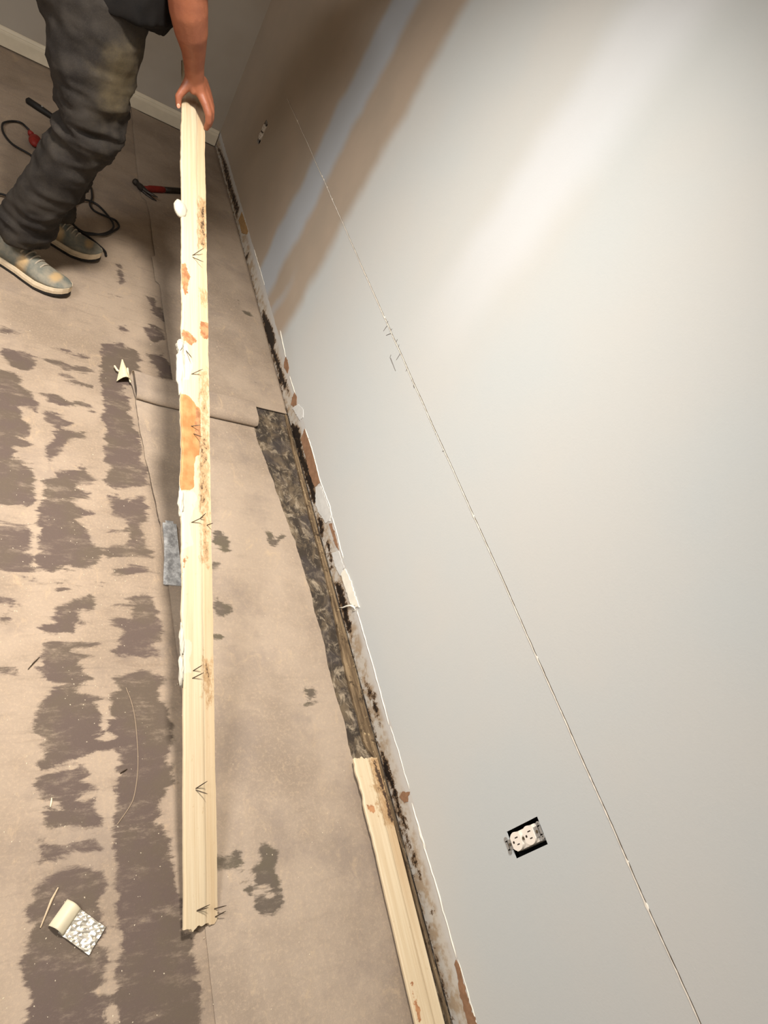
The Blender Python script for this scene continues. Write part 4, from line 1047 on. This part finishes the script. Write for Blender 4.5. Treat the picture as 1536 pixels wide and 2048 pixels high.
def mat_cloth(name, c0, c1, dust=None, dustpos=None, rough=0.85):
    m = Mat(name, rough, 0.15)
    a = m.noise(14, 5, 0.6); b = m.noise(420, 2)
    col = m.mix(m.step(a, 0.35, 0.65), lin(*c0), lin(*c1))
    if dust:
        d = m.attr('dust')
        dn = m.math('ADD', d, m.math('MULTIPLY_ADD', m.noise(24, 6, 0.7), 0.9, -0.45))
        col = m.mix(m.math('MULTIPLY', m.step(dn, 0.15, 1.2), 0.85), col, lin(*dust))
    col = m.mix(m.math('MULTIPLY', m.step(b, 0.5, 0.7), 0.2), col, lin(*[min(255, c*1.4) for c in c1]))
    return m.out(col, bump=m.math('ADD', a, m.math('MULTIPLY', b, 0.1)), dist=0.004, strength=0.5)
M_trouser = mat_cloth('dark_grey_work_trousers', (37, 33, 30), (50, 45, 40), dust=(92, 80, 58))
M_shirt = mat_cloth('black_t_shirt', (16, 14, 13), (24, 21, 19))
def mat_skin():
    m = Mat('warm_brown_skin', 0.5, 0.4)
    a = m.noise(22, 5, 0.6)
    col = m.mix(m.step(a, 0.3, 0.7), lin(136, 80, 56), lin(152, 92, 64))
    m.b.inputs['Subsurface Weight'].default_value = 0.08
    m.b.inputs['Subsurface Radius'].default_value = (0.01, 0.004, 0.002)
    return m.out(col, bump=m.noise(300, 3), dist=0.0006, strength=0.5)
M_skin = mat_skin()
M_hair = simple('short_black_hair', (24, 20, 18), 0.7, 0.3, var=0.2, scale=300, bump=0.002)
M_eye = simple('eye_white', (225, 220, 212), 0.3, 0.5, var=0.0)
M_pupil = simple('dark_pupil', (30, 20, 14), 0.3, 0.5, var=0.0)
M_nailskin = simple('finger_nail', (196, 140, 112), 0.35, 0.5, var=0.0)

wk = thing('person', (0.2, 2.28, 0.0), 'worker in dark grey trousers and black shirt bending to grip the long board', 'person')

# body: torso, head, arms and hands as one surface
sh_r, sh_l = (0.39, 2.06, 1.29), (0.40, 2.42, 1.29)
rp = [(0.3546,2.055,1.0023),(0.3742,2.062,0.9586),(0.3964,2.075,0.9176),(0.4222,2.1,0.8714),(0.4393,2.12,0.833),(0.4544,2.135,0.7991)]
body = []
body += chain([(0.19, 2.25, 0.90), (0.27, 2.24, 1.08), (0.37, 2.24, 1.26)], [0.09, 0.09, 0.095])
body += chain([sh_r, (0.40, 2.24, 1.31), sh_l], [0.045, 0.060, 0.045])
body += chain([(0.41, 2.24, 1.33), (0.47, 2.24, 1.43)], [0.055, 0.052])
body += chain([sh_r, (0.372, 2.045, 1.14), rp[0]], [0.048, 0.050, 0.050])
body += chain(rp, [0.050, 0.049, 0.044, 0.033, 0.028, 0.0265])
# right hand
wr = np.array(rp[-1])
ub = FB.u
def hp(px, py, y): return None
kn0 = np.array((0.4799,2.125,0.7736))
idx = [kn0, np.array((0.498,2.105,0.7579)), np.array((0.5117,2.092,0.741)), np.array((0.5177,2.09,0.724)), np.array((0.5207,2.098,0.7022))]
fingers = [idx]
for k, (off, dn, sc) in enumerate(((0.021, 0.002, 1.06), (0.041, 0.0, 1.02), (0.058, -0.003, 0.88))):
    sh = ub*off+FB.n*dn+FB.v*(0.006+0.003*k)
    ch = [idx[0]+sh]
    for a, b in zip(idx[:-1], idx[1:]): ch.append(ch[-1]+(b-a)*sc)
    fingers.append(ch)
for ch in fingers:
    body += chain([wr]+ch[:1], [0.024, 0.0150])
    body += chain(ch, [0.0145, 0.0118, 0.0110, 0.0100, 0.0086])
body += chain([wr+np.array([-0.004, 0, -0.006]), fingers[1][0]+np.array([-0.012, 0, -0.004])], [0.022, 0.012])
thumb = [np.array(q) for q in [(0.4452,2.13,0.7909),(0.4337,2.115,0.7659),(0.4244,2.105,0.7442),(0.4303,2.098,0.7244)]]
body += chain(thumb, [0.017, 0.0125, 0.0100, 0.0085])
body += chain([thumb[0], thumb[1]*0.45+kn0*0.55], [0.016, 0.010])
# left arm, its hand resting on the left hip
lw = np.array((0.215, 2.475, 0.93))
body += chain([sh_l, (0.345, 2.55, 1.08), (0.28, 2.545, 1.01), tuple(lw)], [0.048, 0.046, 0.042, 0.027])
for k in range(4):
    b0_ = lw+np.array([-0.030-0.004*k, -0.012+0.013*k-0.02, -0.05])
    body += chain([lw, b0_, b0_+np.array([-0.004, -0.020, -0.026]), b0_+np.array([-0.002, -0.034, -0.044])], [0.022, 0.0115, 0.0098, 0.0082])
body += chain([lw+np.array([0, -0.01, -0.01]), lw+np.array([0.022, -0.028, -0.03]), lw+np.array([0.026, -0.036, -0.058])], [0.016, 0.0115, 0.009])
# head, bent down over the board
hc = np.array((0.545, 2.235, 1.50)); hf = np.array((0.80, -0.05, -0.60)); hf /= np.linalg.norm(hf)
hs = np.array((0.06, 1.0, 0.0)); hs -= hf*(hs@hf); hs /= np.linalg.norm(hs); hu = np.cross(hf, hs)
if hu[2] < 0: hu = -hu
def hd_(a, b, c): return hc+hf*a+hs*b+hu*c
def hell(c, r, seg=20, rings=14):
    v, f = ellipsoid((0, 0, 0), (1, 1, 1), seg, rings)
    return [tuple(hd_(c[0]+p[0]*r[0], c[1]+p[1]*r[1], c[2]+p[2]*r[2])) for p in v], f
body += [hell((0, 0, 0.02), (0.098, 0.076, 0.10)), hell((0.028, 0, -0.055), (0.066, 0.060, 0.062)), hell((0.078, 0, -0.095), (0.020, 0.024, 0.016))]
body += [capsule(hd_(0.086, 0, 0.012), 0.008, hd_(0.104, 0, -0.022), 0.0125), hell((0.088, 0, -0.060), (0.012, 0.026, 0.007)), hell((0.087, 0, -0.072), (0.012, 0.023, 0.007))]
body += [hell((0.0, s*0.078, -0.01), (0.018, 0.010, 0.031)) for s in (-1, 1)]
V, Nn, F = fuse(body, 0.0042, 3)
mesh_obj('body', V, F, M_skin, wk, smooth=True)
hv = [hell((-0.012, 0, 0.034), (0.098, 0.083, 0.098)), hell((-0.045, 0, -0.01), (0.062, 0.076, 0.075))]
V, Nn, F = fuse(hv, 0.006, 3)
mesh_obj('hair', V, F, M_hair, wk, smooth=True)
for s in (-1, 1):
    v, f = hell((0.081, s*0.030, 0.008), (0.012, 0.014, 0.010)); e = mesh_obj('eye', v, f, M_eye, wk, smooth=True)
    v, f = hell((0.0895, s*0.030, 0.007), (0.0048, 0.006, 0.006)); mesh_obj('pupil', v, f, M_pupil, e, smooth=True)
# thumb nail
tn = thumb[-1]; td = thumb[-1]-thumb[-2]; td /= np.linalg.norm(td)
tocam = np.array((0, 0, CAM_H))-tn; tocam -= td*(tocam@td); tocam /= np.linalg.norm(tocam); ts = np.cross(td, tocam)
v, f = ellipsoid((0, 0, 0), (1, 1, 1), 12, 8)
mesh_obj('finger_nail', [tuple(tn+td*(p[0]*0.0065+0.001)+ts*p[1]*0.0052+tocam*(0.0076+p[2]*0.0014)) for p in v], f, M_nailskin, wk, smooth=True)

# trousers
rk, lk = (0.240, 2.125, 0.560), (0.272, 2.36, 0.53)
tr = []
tr += chain([(0.187, 2.175, 0.86), (0.208, 2.140, 0.71), rk], [0.128, 0.110, 0.084])
tr += chain([(0.205, 2.335, 0.86), (0.235, 2.355, 0.70), lk], [0.126, 0.104, 0.082])
tr += chain([(0.185, 2.19, 0.92), (0.205, 2.31, 0.92)], [0.125, 0.125])
tr += chain([(0.165, 2.19, 0.84), (0.175, 2.31, 0.84)], [0.125, 0.125])
tr += [tube([rk, (0.202, 2.142, 0.415), (0.165, 2.165, 0.270), (0.145, 2.182, 0.185), (0.136, 2.190, 0.122)], [0.084, 0.078, 0.078, 0.081, 0.086], 22),
       tube([lk, (0.255, 2.385, 0.38), (0.235, 2.405, 0.25), (0.222, 2.42, 0.17), (0.217, 2.425, 0.118)], [0.082, 0.073, 0.071, 0.074, 0.078], 22)]
V, Nn, F = fuse(tr, 0.0075, 4)
V2 = crumple(V, Nn, 0.008, 6.0, (1.0, 1.0, 1.5))
low = np.clip((0.34-V[:, 2])/0.25, 0, 1)[:, None]; kne = np.exp(-((V[:, 2]-0.56)/0.10)**2)[:, None]
V2 = V2+(crumple(V, Nn, 0.012, 9, (0.6, 0.6, 2.2), 4.0)-V)*(0.2+1.1*low+0.8*kne)
dust = 0.9*np.exp(-(((V[:, 0]-0.27)/0.07)**2+((V[:, 2]-0.73)/0.12)**2))+0.35*np.exp(-((V[:, 2]-0.12)/0.05)**2)+0.25*np.exp(-((V[:, 2]-0.50)/0.06)**2)
mesh_obj('trousers', V2, F, M_trouser, wk, smooth=True, attrs={'dust': dust})
# shirt: hangs loose, longer in front
st_ = []
st_ += chain([(0.205, 2.19, 0.985), (0.28, 2.165, 1.10), (0.36, 2.15, 1.24)], [0.128, 0.122, 0.112])
st_ += chain([(0.215, 2.31, 0.985), (0.29, 2.315, 1.10), (0.37, 2.33, 1.24)], [0.128, 0.122, 0.112])
st_ += chain([(0.21, 2.25, 0.985), (0.285, 2.24, 1.10), (0.365, 2.24, 1.25)], [0.130, 0.126, 0.120])
st_ += chain([(0.39, 2.07, 1.285), (0.40, 2.24, 1.315), (0.40, 2.41, 1.285)], [0.080, 0.092, 0.080])
st_ += [tube([sh_r, (0.376, 2.045, 1.18), (0.371, 2.045, 1.115)], [0.072, 0.070, 0.074], 18), tube([sh_l, (0.375, 2.485, 1.18), (0.355, 2.535, 1.11)], [0.076, 0.074, 0.078], 18)]
st_ += [tube([(0.21, 2.185, 1.02), (0.225, 2.172, 0.93), (0.236, 2.166, 0.872), (0.243, 2.163, 0.850)], [0.13, 0.137, 0.132, 0.130], 22)]
st_ += [tube([(0.30, 2.155, 1.02), (0.292, 2.150, 0.93), (0.286, 2.150, 0.868)], [0.085, 0.072, 0.066], 18), tube([(0.31, 2.30, 1.02), (0.30, 2.30, 0.93), (0.298, 2.30, 0.875)], [0.09, 0.080, 0.074], 18)]
V, Nn, F = fuse(st_, 0.0075, 4)
V2 = crumple(V, Nn, 0.010, 7, (1, 1, 0.8), 9.0)
mesh_obj('shirt', V2, F, M_shirt, wk, smooth=True)

# shoes
def mat_shoe():
    m = Mat('worn_suede_shoe', 0.8, 0.2)
    a = m.noise(20, 5, 0.6)
    col = m.mix(m.step(a, 0.35, 0.65), lin(96, 98, 90), lin(132, 124, 108))
    col = m.mix(m.step(m.math('ADD', m.attr('patch'), m.math('MULTIPLY_ADD', m.noise(30, 5), 0.7, -0.35)), 0.3, 0.9), col, lin(170, 142, 102))
    return m.out(col, bump=m.noise(160, 5), dist=0.001)
M_shoe = mat_shoe()
M_midsole = simple('off_white_midsole', (206, 186, 156), 0.6, 0.3, var=0.08, scale=60)
M_outsole = simple('dark_outsole', (44, 40, 36), 0.8, 0.2, var=0.1)
M_lace = simple('grey_lace', (158, 146, 128), 0.8, 0.2, var=0.1, scale=200)
def shoe(Hp, Tp, label, side):
    Hp, Tp = np.array(Hp, float), np.array(Tp, float)
    ax = Tp-Hp; L = np.linalg.norm(ax); ax /= L; sd = np.array([-ax[1], ax[0]])*side
    def pt(s, w, z): 
        p = Hp+ax*(s*L)+sd*w
        return (p[0], p[1], z)
    S = [0.0, 0.02, 0.06, 0.15, 0.30, 0.45, 0.58, 0.70, 0.82, 0.91, 0.97, 1.0]
    Wd = [0.010, 0.022, 0.031, 0.036, 0.037, 0.039, 0.045, 0.050, 0.049, 0.041, 0.026, 0.008]
    sh = [0, 0, 0, 0, 0, -0.002, -0.003, -0.003, 0.001, 0.004, 0.006, 0.006]
    Ht = [0.060, 0.086, 0.098, 0.102, 0.100, 0.090, 0.077, 0.064, 0.054, 0.046, 0.036, 0.026]
    Zs = [0.006, 0.003, 0.001, 0.0005, 0.0005, 0.0005, 0.0005, 0.001, 0.004, 0.008, 0.012, 0.014]
    def loft(rings):
        n = len(rings[0]); V = [p for r in rings for p in r]; F = []
        for i in range(len(rings)-1):
            for k in range(n):
                F.append((i*n+k, i*n+(k+1) % n, (i+1)*n+(k+1) % n, (i+1)*n+k))
        F.append(tuple(range(n-1, -1, -1))); F.append(tuple((len(rings)-1)*n+k for k in range(n)))
        return V, F
    def rows(fn): 
        ss = np.linspace(0, 1, 30)
        g = lambda t: np.interp(ss, S, t)
        return [fn(s, w, c, h, z) for s, w, c, h, z in zip(ss, g(Wd), g(sh), g(Ht), g(Zs))]
    def band(a, b, grow):
        def fn(s, w, c, h, z):
            return [pt(s, c+k*(w+grow), z+q) for k, q in ((-1, a), (-1.02, (a+b)/2), (-0.97, b), (0.97, b), (1.02, (a+b)/2), (1, a))]
        return loft(rows(fn))
    root_lbl = label
    up_rows = rows(lambda s, w, c, h, z: [pt(s, c+w*(0.96*math.cos(t) if math.sin(t) < 0.35 else 0.96*math.cos(t)), 0.030+z+(max(h, 0.034)-0.030)*math.sin(t)**0.75) for t in np.linspace(0, math.pi, 15)]+[pt(s, c, 0.026+z)])
    v, f = loft(up_rows)
    P = np.array(v)
    s_ = ((P[:, :2]-Hp)@ax)/L; w_ = ((P[:, :2]-Hp)@sd)
    patch = np.exp(-(((s_-0.83)/0.07)**2+((w_-0.0)/0.045)**2))*0.9+np.exp(-(((s_-0.50)/0.09)**2+((np.abs(w_)-0.036)/0.018)**2))*0.8
    sh_ = mesh_obj('shoe', v, f, M_shoe, wk, smooth=True, attrs={'patch': patch}); sh_['label'] = label
    mesh_obj('midsole', *band(0.011, 0.031, 0.003), M_midsole, sh_, smooth=False)
    mesh_obj('outsole', *band(0.0, 0.011, 0.001), M_outsole, sh_, smooth=False)
    for k in range(5):
        s = 0.44+0.055*k; hz_ = np.interp(s, S, Ht)
        a = [pt(s+0.02*(t/4), w, hz_-0.010*(abs(w)/0.026)**2+0.002) for t, w in enumerate((-0.026, -0.013, 0.0, 0.013, 0.026))]
        v, f = tube(a, 0.0028, 6); mesh_obj('lace', v, f, M_lace, sh_, smooth=True)
shoe((0.040, 2.228), (0.292, 2.086), 'worn grey-green suede shoe with tan toe patch', 1)
shoe((0.140, 2.455), (0.398, 2.365), 'worn grey shoe set behind the other', 1)

# internal bookkeeping no longer needed
for o in bpy.data.objects:
    if '_world' in o: del o['_world']
